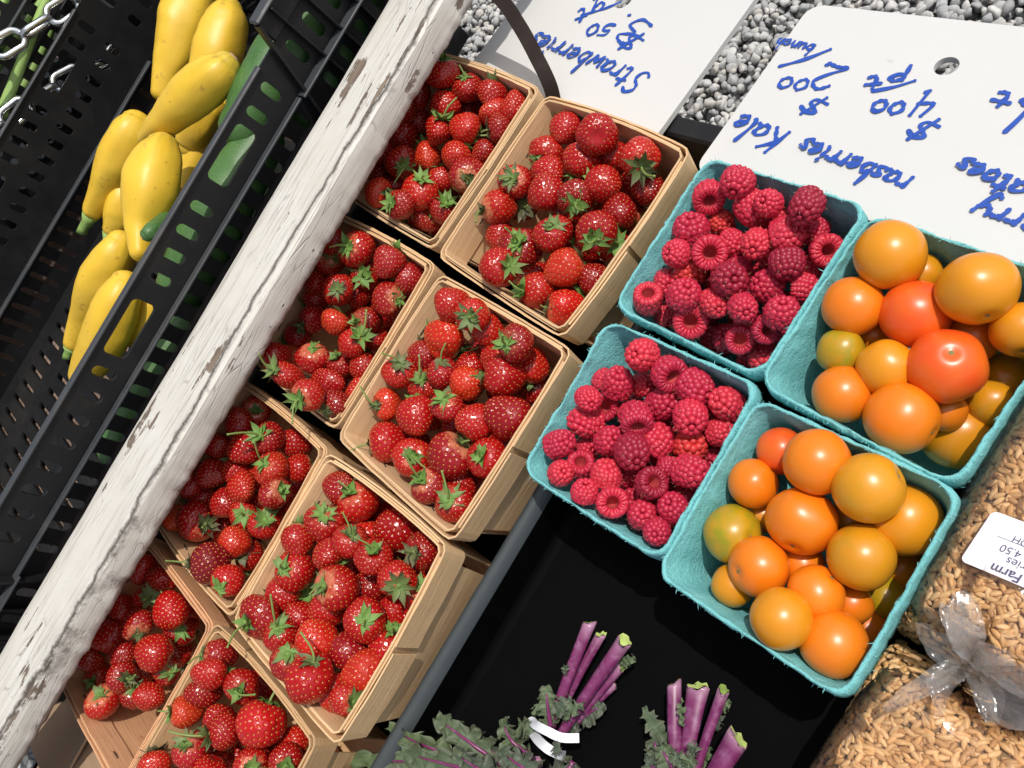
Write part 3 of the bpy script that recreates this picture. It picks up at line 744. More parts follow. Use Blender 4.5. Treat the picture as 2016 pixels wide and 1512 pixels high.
# ---- sign boards lying on the front rail
TH = math.radians(7.5)
def sign_frame(hinge_z): 
    p = np.array([0, 0.205, hinge_z]); ey = np.array([0, math.cos(TH), -math.sin(TH)]); n = np.array([0, math.sin(TH), math.cos(TH)])
    return p, ey, n
GL = {
 'a': (1.05, [[(.9,.8),(.55,1),(.15,.75),(.08,.3),(.4,0),(.75,.25),(.9,.85),(.88,.25),(1.05,.05)]]),
 'b': (1.0, [[(.2,2.1),(.12,1),(.08,.05)], [(.1,.55),(.5,1),(.85,.6),(.6,.05),(.1,.1)]]),
 'c': (.9, [[(.85,.75),(.5,1),(.1,.5),(.4,0),(.85,.2)]]),
 'e': (.9, [[(.1,.5),(.6,.6),(.75,.85),(.45,1.02),(.12,.6),(.3,.05),(.85,.2)]]),
 'h': (1.0, [[(.15,2.0),(.1,0)], [(.1,.5),(.5,.95),(.8,.6),(.8,0)]]),
 'i': (.5, [[(.25,1),(.22,.3),(.35,0)], [(.25,1.45),(.29,1.52)]]),
 'k': (1.0, [[(.15,2),(.1,0)], [(.8,1.1),(.15,.5),(.85,0)]]),
 'l': (.5, [[(.25,2.1),(.15,1),(.18,.1),(.4,.05)]]),
 'm': (1.4, [[(.1,1),(.1,0)], [(.1,.6),(.4,1),(.6,.7),(.6,0)], [(.6,.6),(.95,1),(1.15,.7),(1.2,0)]]),
 'n': (1.0, [[(.1,1),(.1,0)], [(.1,.6),(.5,1),(.8,.7),(.85,0)]]),
 'o': (1.0, [[(.6,1),(.15,.75),(.15,.25),(.5,0),(.85,.4),(.75,.9),(.5,1)]]),
 'p': (1.0, [[(.15,1),(.1,0),(.02,-1.0)], [(.13,.6),(.5,1.02),(.85,.6),(.5,.1),(.1,.25)]]),
 'q': (1.0, [[(.8,.9),(.4,1),(.1,.5),(.4,.05),(.75,.5),(.85,.95),(.78,0),(.72,-1.0),(.95,-.7)]]),
 'r': (.75, [[(.15,1),(.15,0)], [(.15,.55),(.4,.95),(.75,.9)]]),
 's': (.8, [[(.75,.85),(.4,1),(.2,.75),(.6,.4),(.6,.1),(.2,0),(.02,.18)]]),
 't': (.8, [[(.35,1.75),(.28,.5),(.45,.02),(.7,.15)], [(0,1.15),(.75,1.2)]]),
 'u': (1.0, [[(.1,1),(.12,.3),(.4,0),(.8,.4)], [(.82,1),(.8,.2),(.95,0)]]),
 'w': (1.3, [[(.05,1),(.25,.05),(.6,.75),(.85,.05),(1.2,1.05)]]),
 'y': (1.0, [[(.1,1),(.2,.4),(.5,.2),(.85,.55)], [(.95,1.05),(.75,0),(.4,-1.0),(.1,-.8)]]),
 'S': (1.3, [[(1.15,1.75),(.75,2.05),(.25,1.7),(.35,1.2),(.85,.8),(.8,.2),(.35,0),(.0,.3)]]),
 'K': (1.3, [[(.25,2),(.15,1),(.12,0)], [(1.1,1.9),(.2,.95),(.6,.7),(1.15,0)]]),
 '$': (1.2, [[(1.0,1.6),(.6,1.85),(.2,1.5),(.8,.9),(.7,.4),(.1,.35)], [(.68,2.2),(.42,-.1)]]),
 '0': (1.0, [[(.5,2),(.12,1.4),(.15,.5),(.5,0),(.88,.6),(.85,1.5),(.5,2)]]),
 '2': (1.2, [[(.1,1.6),(.5,2),(.95,1.6),(.7,.9),(.05,.05),(.5,.1),(1.1,.0)]]),
 '3': (1.1, [[(.1,1.8),(.6,2),(.95,1.6),(.4,1.1),(.95,.7),(.7,.05),(.05,.15)]]),
 '4': (1.2, [[(.35,2),(.1,1.0),(.9,1.05)], [(1.0,2.0),(.75,.0)]]),
 '5': (1.1, [[(.95,1.95),(.35,1.9),(.25,1.15),(.7,1.2),(.9,.6),(.6,.05),(.05,.15)]]),
 '/': (.9, [[(.95,2.2),(.45,1.0),(.0,-.3)]]),
 '.': (.4, [[(.15,.05),(.22,.1)]]),
 ' ': (.7, []),
}
def ribbon(P, w, mbv, mbf, frame):
    """flat pen stroke through 2-D points P (sign coordinates)"""
    P = np.array(P); n = len(P); b = len(mbv)
    for i in range(n):
        t = P[min(i+1, n-1)] - P[max(i-1, 0)]; t = t / (np.linalg.norm(t) + 1e-9); s = np.array([-t[1], t[0]])
        ww = w * (0.42 + 0.12 * math.sin(i * 0.9 + P[i][0] * 900))
        mbv.append(frame(P[i] + s * ww)); mbv.append(frame(P[i] - s * ww))
    for i in range(n - 1): mbf.append((b+2*i, b+2*i+1, b+2*i+3, b+2*i+2))
    for e, ii in ((0, 0), (1, n - 1)):
        t = (P[1] - P[0]) * -1 if e == 0 else P[-1] - P[-2]; t = t / (np.linalg.norm(t) + 1e-9); s = np.array([-t[1], t[0]])
        c0 = len(mbv); ww = w * 0.44
        for k in range(7):
            a = math.pi * (k / 6 - 0.5); mbv.append(frame(P[ii] + ww * (math.cos(a) * t + math.sin(a) * s)))
        mbf.append(tuple(range(c0, c0 + 7)))
def write(board, text, p_start, p_end, xh_px, pl, lift=0.0006, pen=0.0030, mat='marker_ink', slant=0.12, par=None):
    """hand lettering whose baseline runs between two picture points on the board"""
    p, ey, n = pl
    S = at_plane(*p_start, p, n); E_ = at_plane(*p_end, p, n)
    u = E_ - S; L = np.linalg.norm(u); u = u / L; vdir = np.cross(n, u)
    mid = at_plane((p_start[0]+p_end[0])/2, (p_start[1]+p_end[1])/2, p, n)
    xh = xh_px / F * proj(mid)[2] * 1.15
    tot = sum(GL[ch][0] for ch in text) + 0.18 * (len(text) - 1)
    kx = L / tot
    V = []; Fc = []; cur = 0.0; rs = random.Random(hash(text) % 999 if False else len(text) * 7 + 3); layer = 0
    for ch in text:
        wd, strokes = GL[ch]; jy = rs.uniform(-.06, .06) * xh
        for st in strokes:
            layer += 1
            q = crom([np.array((x + rs.uniform(-.03, .03), y + rs.uniform(-.03, .03), 0)) for x, y in st], 6)
            pts = [((cur + a[0] + slant * a[1] * xh / kx) * kx, a[1] * xh + jy) for a in q]
            fr = lambda P2, ly=layer: S + u * P2[0] + vdir * P2[1] + n * (lift + 0.00002 * (ly % 9) + 0.0000015 * len(V))
            ribbon(pts, pen, V, Fc, fr)
        cur += wd + 0.18
    me = mesh('lettering', [q - np.array(board.location) for q in V], Fc, [MAT[mat]], smooth=False)
    return obj('lettering', me, board)
def board(label, outline2d, holes, pl, th=0.0045):
    p, ey, n = pl; v, f = sheet([outline2d] + holes, th); ex = np.array([1.0, 0, 0])
    c = p + ex * np.mean([a for a, _ in outline2d]) + ey * np.mean([b for _, b in outline2d])
    W = np.array([p + ex * a[0] + ey * a[1] + n * (a[2] - th / 2) for a in v])
    o = obj('price_sign', mesh('price_sign', W - c, f, [MAT['sign_white']], smooth=False), None, c)
    return tag(o, label, 'sign', 'hand-lettered price signs')
PL = sign_frame(-0.0205)
def s2(px, py):
    q = at_plane(px, py, PL[0], PL[2]) - PL[0]; return q[0], float(q @ PL[1])
# strawberry sign
x0, _ = s2(950, 105); x1, _ = s2(1309, 244); 
b1 = board('white price sign lettered Strawberries in blue marker, above the berry baskets', rrect(x0 - 0.004, x1, -0.012, 0.182, 0.008), [pill(*s2(1227, 2), 0.0075, 0.0075, 8)], PL)
Z4 = lambda x, y: (640 + x / 2.667, y / 2.667)
write(b1, 'Strawberries', Z4(1715, 395), Z4(1122, 178), 22, PL)
write(b1, '$', Z4(1700, 205), Z4(1610, 150), 19, PL); write(b1, '3.', Z4(1730, 130), Z4(1590, 65), 27, PL)
write(b1, '50', Z4(1530, 130), Z4(1400, 130), 12, PL); write(b1, '/', Z4(1542, 28), Z4(1442, -10), 19, PL, slant=0.0); write(b1, 'qt', Z4(1480, 5), Z4(1330, 55), 18, PL)
# kale / raspberry / cherry tomato sign
x0, _ = s2(1398.7, 287); _, yt = s2(1720, 21)
b2 = board('white price sign lettered for kale, raspberries and cherry tomatoes, behind teal baskets', rrect(x0, x0 + 0.36, -0.0235, yt, 0.011), [pill(*s2(1863.5, 130), 0.0068, 0.0068, 8)], PL)
Z7 = lambda x, y: (1260 + x / 2.667, y / 2.667)
write(b2, 'Kale', Z7(785, 705), Z7(545, 605), 24, PL, pen=0.0032)
write(b2, 'rasberries', Z7(1440, 940), Z7(880, 735), 21, PL, pen=0.0030)
write(b2, '$', Z7(1015, 540), Z7(905, 490), 19, PL, pen=0.0030); write(b2, '2', Z7(1100, 360), Z7(985, 330), 27, PL, pen=0.0030); write(b2, '.', Z7(1000, 345), Z7(970, 335), 15, PL, pen=0.0031)
write(b2, '00', Z7(905, 425), Z7(755, 405), 11.5, PL, pen=0.0026); write(b2, '/', Z7(985, 280), Z7(862, 232), 25, PL, pen=0.0032, slant=0.0); write(b2, 'bunch', Z7(925, 240), Z7(735, 205), 11, PL, pen=0.0021)
write(b2, '$', Z7(1605, 655), Z7(1485, 605), 23, PL, pen=0.0031); write(b2, '4', Z7(1590, 485), Z7(1480, 480), 26, PL, pen=0.0031); write(b2, '.', Z7(1520, 485), Z7(1490, 480), 15, PL, pen=0.0031)
write(b2, '00', Z7(1410, 545), Z7(1245, 525), 12.5, PL, pen=0.0030); write(b2, '/', Z7(1432, 440), Z7(1318, 396), 18, PL, pen=0.0030, slant=0.0); write(b2, 'pt', Z7(1410, 385), Z7(1200, 405), 15, PL, pen=0.0030)
write(b2, 'tomatoes', Z7(2330, 1090), Z7(1710, 835), 22, PL, pen=0.0031); write(b2, 'cherry', Z7(2330, 1240), Z7(1790, 1060), 22, PL, pen=0.0031)
write(b2, '/', Z7(2060, 560), Z7(1990, 560), 25, PL, pen=0.0030); write(b2, 'pt', Z7(2130, 530), Z7(1890, 480), 17, PL, pen=0.0030)
# scrap of a third sign behind the crate corner
PL3 = (np.array([0, 0.285, -0.030]), np.array([0, 1.0, 0]), np.array([0, 0, 1.0]))
q = at_plane(745, 10, *[PL3[0], PL3[2]]) - PL3[0]
b3 = board('corner of a white sign with blue lettering behind the crate', rrect(q[0] - 0.10, q[0] + 0.05, q[1] - 0.012, q[1] + 0.16, 0.006), [], PL3)
write(b3, 'es', (775, -8), (738, -2), 20, PL3)
m = MB(); yy = 0.285 + q[1]; xx = q[0]
m.box((xx - 0.09, yy + 0.02, GZ + 0.001), (xx - 0.07, yy + 0.04, -0.0360), 0); tag(m.build('sign_stake', MAT['shelf_wood']), 'brown wooden stake carrying the sign behind the crate', 'stake')

# ---- dark strap handle standing behind the first baskets
def strap():
    P = crom([(-0.4795, 0.1955, -0.098), (-0.4795, 0.1975, -0.04), at_z(1084, 172, -0.010), at_z(1056, 112, 0.004), at_z(1022, 50, 0.018), at_z(980, -8, 0.033), at_z(890, -90, 0.05), at_z(760, -180, 0.06)], 10)
    w_, t_ = 0.0056, 0.0014; v = []; f = []
    for i, p in enumerate(P):
        p = np.array(p); t = P[min(i+1, len(P)-1)] - P[max(i-1, 0)]; t = t / np.linalg.norm(t)
        s = np.cross(t, C0 - p); s /= np.linalg.norm(s); n = np.cross(s, t)
        for a, b in ((-1, -1), (1, -1), (1, 1), (-1, 1)): v.append(p + s * w_ * a + n * t_ * b)
    for i in range(len(P) - 1):
        for k in range(4): f.append((4*i + k, 4*i + (k+1) % 4, 4*i + 4 + (k+1) % 4, 4*i + 4 + k))
    f.append((3, 2, 1, 0)); e = 4 * (len(P) - 1); f.append((e, e+1, e+2, e+3))
    c = np.array(P[0]); tag(obj('strap_handle', mesh('strap_handle', [np.array(q) - c for q in v], f, [MAT['strap_brown']], smooth=False), None, c), 'dark brown bent strap handle crossing the strawberry sign', 'handle')
strap()

# ---- brown cardboard box at the end of the strawberry rows
cb_ = empty('cardboard_box', (-0.62, -0.55, -0.1)); tag(cb_, 'brown cardboard box with open flaps beyond the pink-stained basket', 'box'); inv = (0.62, 0.55, 0.1)
for nm, pts in (('side_panel', [(-0.72, -0.442, -0.0985), (-0.46, -0.442, -0.0985), (-0.46, -0.448, -0.045), (-0.72, -0.448, -0.045)]),
                ('flap', [(-0.715, -0.4485, -0.044), (-0.46, -0.4485, -0.044), (-0.47, -0.515, -0.030), (-0.705, -0.515, -0.030)]),
                ('flap', [(-0.64, -0.452, -0.052), (-0.63, -0.60, -0.050), (-0.585, -0.60, -0.035), (-0.59, -0.455, -0.033)]),
                ('side_panel', [(-0.72, -0.70, -0.0985), (-0.46, -0.70, -0.0985), (-0.46, -0.69, -0.045), (-0.72, -0.69, -0.045)]),
                ('bottom_panel', [(-0.72, -0.70, -0.0975), (-0.46, -0.70, -0.0975), (-0.46, -0.443, -0.0975), (-0.72, -0.443, -0.0975)])):
    A = np.array(pts); nrm = np.cross(A[1] - A[0], A[3] - A[0]); nrm = nrm / np.linalg.norm(nrm) * 0.0022
    vv = list(A) + list(A + nrm)
    obj(nm, mesh(nm, vv, [(3,2,1,0),(4,5,6,7),(0,1,5,4),(1,2,6,5),(2,3,7,6),(3,0,4,7)], [MAT['cardboard']], smooth=False), cb_, inv)
#PART3
# ================================================================== BASKETS
WH = 0.0700          # half width of a wooden basket at the panel plane (rim)
def wooden_basket(label, cx, cy, rot, seed, tint):
    rs = random.Random(seed)
    t = empty('wooden_basket', (cx, cy, -0.0990), rot); tag(t, label, 'basket', 'wooden strawberry baskets')
    inv = (0, 0, 0.0990); col_ = (*tint, 1)
    bow = [rs.uniform(0.0005, 0.003) for _ in range(4)]
    def part(nm, me):
        o = obj(nm, me, t, inv); k = rs.uniform(0.88, 1.06); o.color = (tint[0]*k, tint[1]*k, tint[2]*k, 1); return o
    def half(z): return WH + 0.011 * z / 0.095
    # four veneer panels, open at the corners under the band
    for s in range(4):
        a = s * math.pi / 2; ca, sa = math.cos(a), math.sin(a); V = []; UV = []; NU, NV = 15, 7
        for side in (0, 1):
            for j in range(NV):
                z = -0.0965 + (0.0955) * j / (NV - 1); h = half(z)
                for i in range(NU):
                    u = -1 + 2 * i / (NU - 1); y = u * (h - 0.0065)
                    d = h + bow[s] * (1 - u * u) * max(0, 1 + z / 0.06) + (0.0013 if side else 0)
                    zz = z + (nz(seed, u * 3, s, 1.3, 2) * 0.0008 if j == NV - 1 else 0)
                    V.append((d * ca - y * sa, d * sa + y * ca, zz)); UV.append((y + s * 0.4, z + seed * 0.13))
        Fc = []; N = NU * NV
        for j in range(NV - 1):
            for i in range(NU - 1):
                q = j * NU + i; Fc.append((q + 1, q, q + NU, q + NU + 1)); Fc.append((N + q, N + q + 1, N + q + NU + 1, N + q + NU))
        for j in range(NV - 1):
            q = j * NU; Fc.append((q, N + q, N + q + NU, q + NU)); q = j * NU + NU - 1; Fc.append((N + q, q, q + NU, N + q + NU))
        for i in range(NU - 1):
            q = (NV - 1) * NU + i; Fc.append((q, N + q, N + q + 1, q + 1)); q = i; Fc.append((N + q, q, q + 1, N + q + 1))
        me = mesh('side_panel', V, Fc, [MAT['veneer_wood']], smooth=False); set_uv(me, UV); part('side_panel', me)
    # bottom
    h = half(-0.0955) - 0.0005
    V = [(-h, -h, -0.0985), (h, -h, -0.0985), (h, h, -0.0985), (-h, h, -0.0985), (-h, -h, -0.0968), (h, -h, -0.0968), (h, h, -0.0968), (-h, h, -0.0968)]
    me = mesh('bottom_panel', V, [(0,3,2,1),(4,5,6,7),(0,1,5,4),(1,2,6,5),(2,3,7,6),(3,0,4,7)], [MAT['veneer_wood']], smooth=False); set_uv(me, [(x, y) for x, y, _ in V]); part('bottom_panel', me)
    # bands: a wrapped inner strip and one or two outer strips
    def band(nm, off, th, z0, z1, rc, ph, split=0.0):
        N = 132; V = []; UV = []
        path = []
        H = WH + off; side = 2 * (H - rc); per = 4 * side + 2 * math.pi * rc
        for i in range(N):
            s = (i / N) * per; q = 0
            # start in the middle of a side so the strip's lap falls there
            s = (s + side / 2) % per
            seg = side + math.pi * rc / 2; q = int(s // seg); l = s - q * seg
            if l < side: u = l / side * 2 - 1; x, y = H + bow[q % 4] * (1 - u * u) , u * (H - rc)
            else:
                a = (l - side) / rc; x, y = H - rc + rc * math.cos(a), H - rc + rc * math.sin(a)
            nx, ny = (1, 0) if l < side else (math.cos((l - side) / rc), math.sin((l - side) / rc))
            A = q * math.pi / 2; c_, s_ = math.cos(A), math.sin(A)
            path.append((x*c_ - y*s_, x*s_ + y*c_, nx*c_ - ny*s_, nx*s_ + ny*c_, s))
        for i, (x, y, nx, ny, s) in enumerate(path):
            w_ = nz(x * 1.0, y, ph, 22, 2) * 0.0011; k = nz(x, y, ph + 3, 90, 2) * 0.00025
            lap = split * (i / N)
            for o_, z in ((0, z0), (th, z0), (th, z1), (0, z1)):
                tap = 0.0105 * z / 0.095
                V.append((x + nx * (o_ + k + lap + tap), y + ny * (o_ + k + lap + tap), z + w_ * (1.0 if z == z1 else 1.4)))
                UV.append((s + ph, z + ph + (0.004 if o_ else 0)))
        Fc = []
        for i in range(N):
            j = (i + 1) % N
            if split and j == 0: continue
            for k in range(4):
                a, b = i*4 + k, i*4 + (k+1) % 4; c, d = j*4 + (k+1) % 4, j*4 + k
                Fc.append((a, b, c, d))
        if split: Fc.append((0, 1, 2, 3)[::-1]); Fc.append(tuple((N-1)*4 + k for k in range(4)))
        me = mesh(nm, V, Fc, [MAT['veneer_wood']], smooth=False); set_uv(me, UV); return part(nm, me)
    band('inner_band', -0.0016, 0.0014, -0.0205 - rs.uniform(0, .003), 0.0005 + rs.uniform(-.0005, .0008), 0.0045, seed * 1.7, 0.0)
    band('outer_band', 0.0016, 0.0013, -0.0225 - rs.uniform(0, .004), 0.0000 + rs.uniform(-.0006, .0008), 0.0060, seed * 2.3 + 5, 0.0014)
    if seed % 2: band('outer_band', 0.0034, 0.0011, -0.0190 - rs.uniform(0, .003), -0.0010, 0.0075, seed * 3.1 + 9, 0.0)
    # staples on the bands
    for s in range(4):
        for u in (-0.45 + rs.uniform(-.1, .1), 0.5 + rs.uniform(-.1, .1)):
            a = s * math.pi / 2; ca, sa = math.cos(a), math.sin(a); q = MB()
            d0 = WH + bow[s] * (1 - u*u) - 0.0016 - 0.0012; zz = -0.010 + rs.uniform(-.003, .003); tl = rs.uniform(-0.5, 0.5)
            pts = [(d0 + 0.0018, u * WH - 0.0042 * math.cos(tl), zz - 0.0042 * math.sin(tl)), (d0 - 0.0005, u * WH - 0.0040 * math.cos(tl), zz - 0.004 * math.sin(tl)), (d0 - 0.0007, u * WH, zz + 0.0003), (d0 - 0.0003, u * WH + 0.0036 * math.cos(tl), zz + 0.0036 * math.sin(tl)), (d0 + 0.0018, u * WH + 0.0042 * math.cos(tl), zz + 0.0042 * math.sin(tl))]
            v, f = tube([(x*ca - y*sa, x*sa + y*ca, z) for x, y, z in pts], 0.00045, 6)
            obj('staple', mesh('staple', v, f, [MAT['staple_wire']]), t, inv)
    return t
WB = {}
for key, cx, cy, deg, tint, lab in (
    ('B1', -0.5575, 0.1365, -4, (1.0, 1.0, 1.0), 'wooden basket of strawberries by the strap handle, tucked under the beam'),
    ('B2', -0.402, 0.1215, -5, (1.0, .97, .93), 'wooden basket of strawberries between strawberry sign and upper raspberry basket'),
    ('B3', -0.553, -0.0240, -1, (.97, .93, .88), 'second wooden strawberry basket along the white beam, counted from the sign'),
    ('B4', -0.3985, -0.0315, -2, (1.03, 1.0, .97), 'wooden basket of strawberries beside the lower raspberry basket'),
    ('B5', -0.548, -0.1885, 1, (1.0, .93, .86), 'third wooden strawberry basket along the white beam, counted from the sign'),
    ('B6', -0.3990, -0.1855, 2, (1.02, 1.0, .96), 'wooden basket of strawberries nearest the purple kale'),
    ('B7', -0.557, -0.3500, 1, (1.0, .80, .74), 'pink-stained wooden strawberry basket at the lower left corner'),
    ('B8', -0.408, -0.3405, 3, (.86, .80, .72), 'greyish wooden strawberry basket cut off by the bottom edge')):
    WB[key] = (cx, cy, math.radians(deg)); wooden_basket(lab, cx, cy, math.radians(deg), int(key[1]), tint)

PH = 0.0545
def pulp_basket(label, cx, cy, rot, seed):
    prof = [(0.004, -0.0715, 0.003), (0.020, -0.0718, 0.006), (0.034, -0.0715, 0.010), (0.0395, -0.0690, 0.012), (0.0425, -0.0620, 0.013),
            (0.0437, -0.0520, 0.0135), (0.0450, -0.0420, 0.014), (0.0463, -0.0320, 0.0145), (0.0476, -0.0220, 0.015), (0.0488, -0.0130, 0.015), (0.0499, -0.0060, 0.015),
            (0.0511, -0.0020, 0.015), (0.0520, 0.0002, 0.015), (0.0530, 0.0006, 0.0155), (0.0537, -0.0004, 0.016), (0.0542, -0.0028, 0.016), (0.0545, -0.0075, 0.016), (0.0546, -0.0122, 0.016), (0.0536, -0.0130, 0.016),
            (0.0526, -0.0118, 0.0155), (0.0508, -0.0135, 0.015), (0.0480, -0.0400, 0.014), (0.0450, -0.0650, 0.013), (0.0420, -0.0740, 0.012), (0.020, -0.0755, 0.006), (0.004, -0.0755, 0.003)]
    n = 36; V = []; rings = []
    for ri, (h, z, rc) in enumerate(prof):
        h = h * 1.035 + (0.0012 if 3 < ri < 12 else 0.0); R_ = rring(h, h, rc * 0.68, z, 4)
        # resample evenly
        P = np.array(R_ + [R_[0]]); d = np.r_[0, np.cumsum(np.linalg.norm(np.diff(P, axis=0), axis=1))]
        N = 240; s = np.linspace(0, d[-1], N, endpoint=False)
        Q = np.c_[[np.interp(s, d, P[:, k]) for k in range(3)]].T
        for i in range(N):
            x, y, zz = Q[i]; l = math.hypot(x, y) + 1e-6
            am = 0.0006 if 3 < ri < 19 else 0.0004
            a = nz(x + seed, y, zz, 160, 3) * am
            if 3 < ri < 11:                                   # drawn flutes down the inner walls
                sx = x if abs(y) > abs(x) else y
                a += (math.sin(sx * 420 + seed + nz(x, y, seed, 40, 2) * 2) * 0.00045 + math.sin(sx * 230 + seed * 2) * 0.0005) * (1 - abs(sx) / 0.06)
            zb = 0.0
            if 10 < ri < 19: zb = nz(x, y, seed * 3.1, 34, 3) * 0.0016 + nz(x, y, seed * 1.1, 190, 2) * 0.0007
            if 12 < ri < 19: a += nz(x, y, seed * 5, 60, 3) * 0.0009
            if 15 < ri < 19: zb += nz(x, y, seed * 2.1, 110, 3) * 0.0016
            Q[i] = (x + x / l * a, y + y / l * a, zz + zb)
        rings.append(Q)
    v, f = loft([list(map(tuple, r)) for r in rings]); N = 240
    f.append(tuple(reversed(range(N)))); f.append(tuple((len(rings)-1)*N + k for k in range(N)))
    rs = random.Random(seed)
    for k in range(420):                                      # loose paper fibres along the lip
        ri = rs.choice((12, 13, 14, 17, 18, 18)); i = rs.randrange(N); p = rings[ri][i]; l = math.hypot(p[0], p[1])
        out = np.array([p[0] / l, p[1] / l, 0]); tan = np.array([-out[1], out[0], 0]); L = rs.uniform(0.0010, 0.0032)
        d = out * rs.uniform(-.4, 1) + tan * rs.uniform(-1.3, 1.3) + np.array([0, 0, rs.uniform(-.5, .7)]); d = d / np.linalg.norm(d)
        s = np.cross(d, [0, 0, 1.0]); s = s / (np.linalg.norm(s) + 1e-6) * rs.uniform(.00008, .00020); b = len(v)
        mid = p + d * L * 0.5 + np.array([0, 0, rs.uniform(-.0004, .0004)])
        v += [tuple(p - s), tuple(p + s), tuple(mid + s), tuple(mid - s), tuple(p + d * L + tan * rs.uniform(-.0006, .0006))]
        f += [(b, b+1, b+2, b+3), (b+3, b+2, b+4)]
    o = obj('pulp_basket', mesh('pulp_basket', v, f, [MAT['pulp_teal']]), None, (cx, cy, 0)); o.rotation_euler = (0, 0, rot)
    return tag(o, label, 'basket', 'teal pulp baskets')
PB = {}
for key, cx, cy, deg, lab in (('R1', -0.2565, 0.1285, -1.5, 'teal pulp basket of raspberries touching the kale price sign'),
                              ('R2', -0.2550, 0.0120, 1.0, 'teal pulp basket of raspberries next to the empty black tray'),
                              ('T1', -0.1445, 0.1205, -3.0, 'teal pulp basket of tomatoes cut off by the right edge'),
                              ('T2', -0.1425, 0.0070, 0.5, 'teal pulp basket of tomatoes nearest the grain bags')):
    PB[key] = (cx, cy, math.radians(deg)); pulp_basket(lab, cx, cy, math.radians(deg), int(ord(key[0]) % 7 + int(key[1]) * 3))

# ================================================================== PILE LAYOUT
def settle(entries, basket, wall, floor, zpref, rmin, low=(), ov=0.90, up=0.55):
    """entries: (px, py, rpx, ...) -> list of (pos, r).  Each fruit slides along its line of sight to the spot
    where it neither sinks into the fruit placed before it nor into the basket."""
    cx, cy, rot = basket; c_, s_ = math.cos(-rot), math.sin(-rot)
    order = sorted(range(len(entries)), key=lambda i: -entries[i][2] + (1000 if i in low else 0))
    placed = []; res = {}; fat = 0.97 if rmin > 0.011 else 1.08 if rmin < 0.0095 else 1.0
    zs = np.arange(0.024, floor, -0.0008)
    for i in order:
        px, py, rp = entries[i][:3]
        d = ray(px, py)
        best = None
        for z in zs:
            p = C0 + d * ((z - CAMZ) / d[2]); zc = (p - C0) @ FW
            r = max(rp / F * zc * fat, rmin)
            lx, ly = (p[0]-cx)*c_ - (p[1]-cy)*s_, (p[0]-cx)*s_ + (p[1]-cy)*c_
            pen = 0.0
            hw = wall(z) - r * (0.88 if z < r * 0.5 else 0.70)
            pen += 7.0 * (max(0, abs(lx) - hw) + max(0, abs(ly) - hw))
            pen += 3.0 * max(0, floor + r * 0.9 - z)
            for q, rq in placed:
                dd = np.linalg.norm(p - q); pen += 1.3 * max(0, (r + rq) * ov - dd)
            e = 1 - min(1, (lx*lx + ly*ly) / (wall(0) ** 2))
            zp = zpref(e) - (0.020 if i in low else 0.0) - (0.010 if rp / F * zc < rmin else 0)
            pen += (up if z > zp else 0.10) * abs(z - zp)
            if best is None or pen < best[0]: best = (pen, p, r)
        _, p, r = best
        lx, ly = (p[0]-cx)*c_ - (p[1]-cy)*s_, (p[0]-cx)*s_ + (p[1]-cy)*c_; lim = wall(p[2] - 0.3 * r) - r * (0.88 if p[2] < r * 0.6 else 0.70)
        lx, ly = min(lim, max(-lim, lx)), min(lim, max(-lim, ly)); p = np.array((cx + lx*c_ + ly*s_, cy - lx*s_ + ly*c_, max(p[2], floor + r * 0.9)))
        placed.append((p, r)); res[i] = (p, r)
    return [res[i] for i in range(len(entries))], placed
def fillers(placed, basket, wall, floor, r, n, seed, top):
    cx, cy, rot = basket; rs = random.Random(seed); out = []
    for _ in range(900):
        if len(out) >= n: break
        z = rs.uniform(floor + r, top); w_ = wall(z) - r * 0.95
        lx, ly = rs.uniform(-w_, w_), rs.uniform(-w_, w_)
        p = np.array((cx + lx*math.cos(rot) - ly*math.sin(rot), cy + lx*math.sin(rot) + ly*math.cos(rot), z))
        if all(np.linalg.norm(p - q) > (r + rq) * 0.86 for q, rq in placed): placed.append((p, r)); out.append((p, r))
    return out
CELL = {(0,0): 'upper left', (1,0): 'top middle', (2,0): 'upper right', (0,1): 'left side', (1,1): 'middle', (2,1): 'right side', (0,2): 'lower left', (1,2): 'bottom middle', (2,2): 'lower right'}
ORD = ['first', 'second', 'third', 'fourth', 'fifth', 'sixth', 'seventh', 'eighth', 'ninth']
def place_words(P):
    """position wording inside one basket, from picture positions"""
    q = np.array([proj(p)[:2] for p in P]); lo, hi = q.min(0), q.max(0) + 1e-3
    cells = [tuple(int(v) for v in np.minimum(2, (a - lo) / (hi - lo) * 3)) for a in q]; words = []
    for i, c in enumerate(cells):
        mem = sorted([j for j in range(len(q)) if cells[j] == c], key=lambda j: q[j][0])
        words.append(('at ' if True else '') + CELL[c] if len(mem) == 1 else '%s from left at %s' % (ORD[min(mem.index(i), 8)], CELL[c]))
    return words

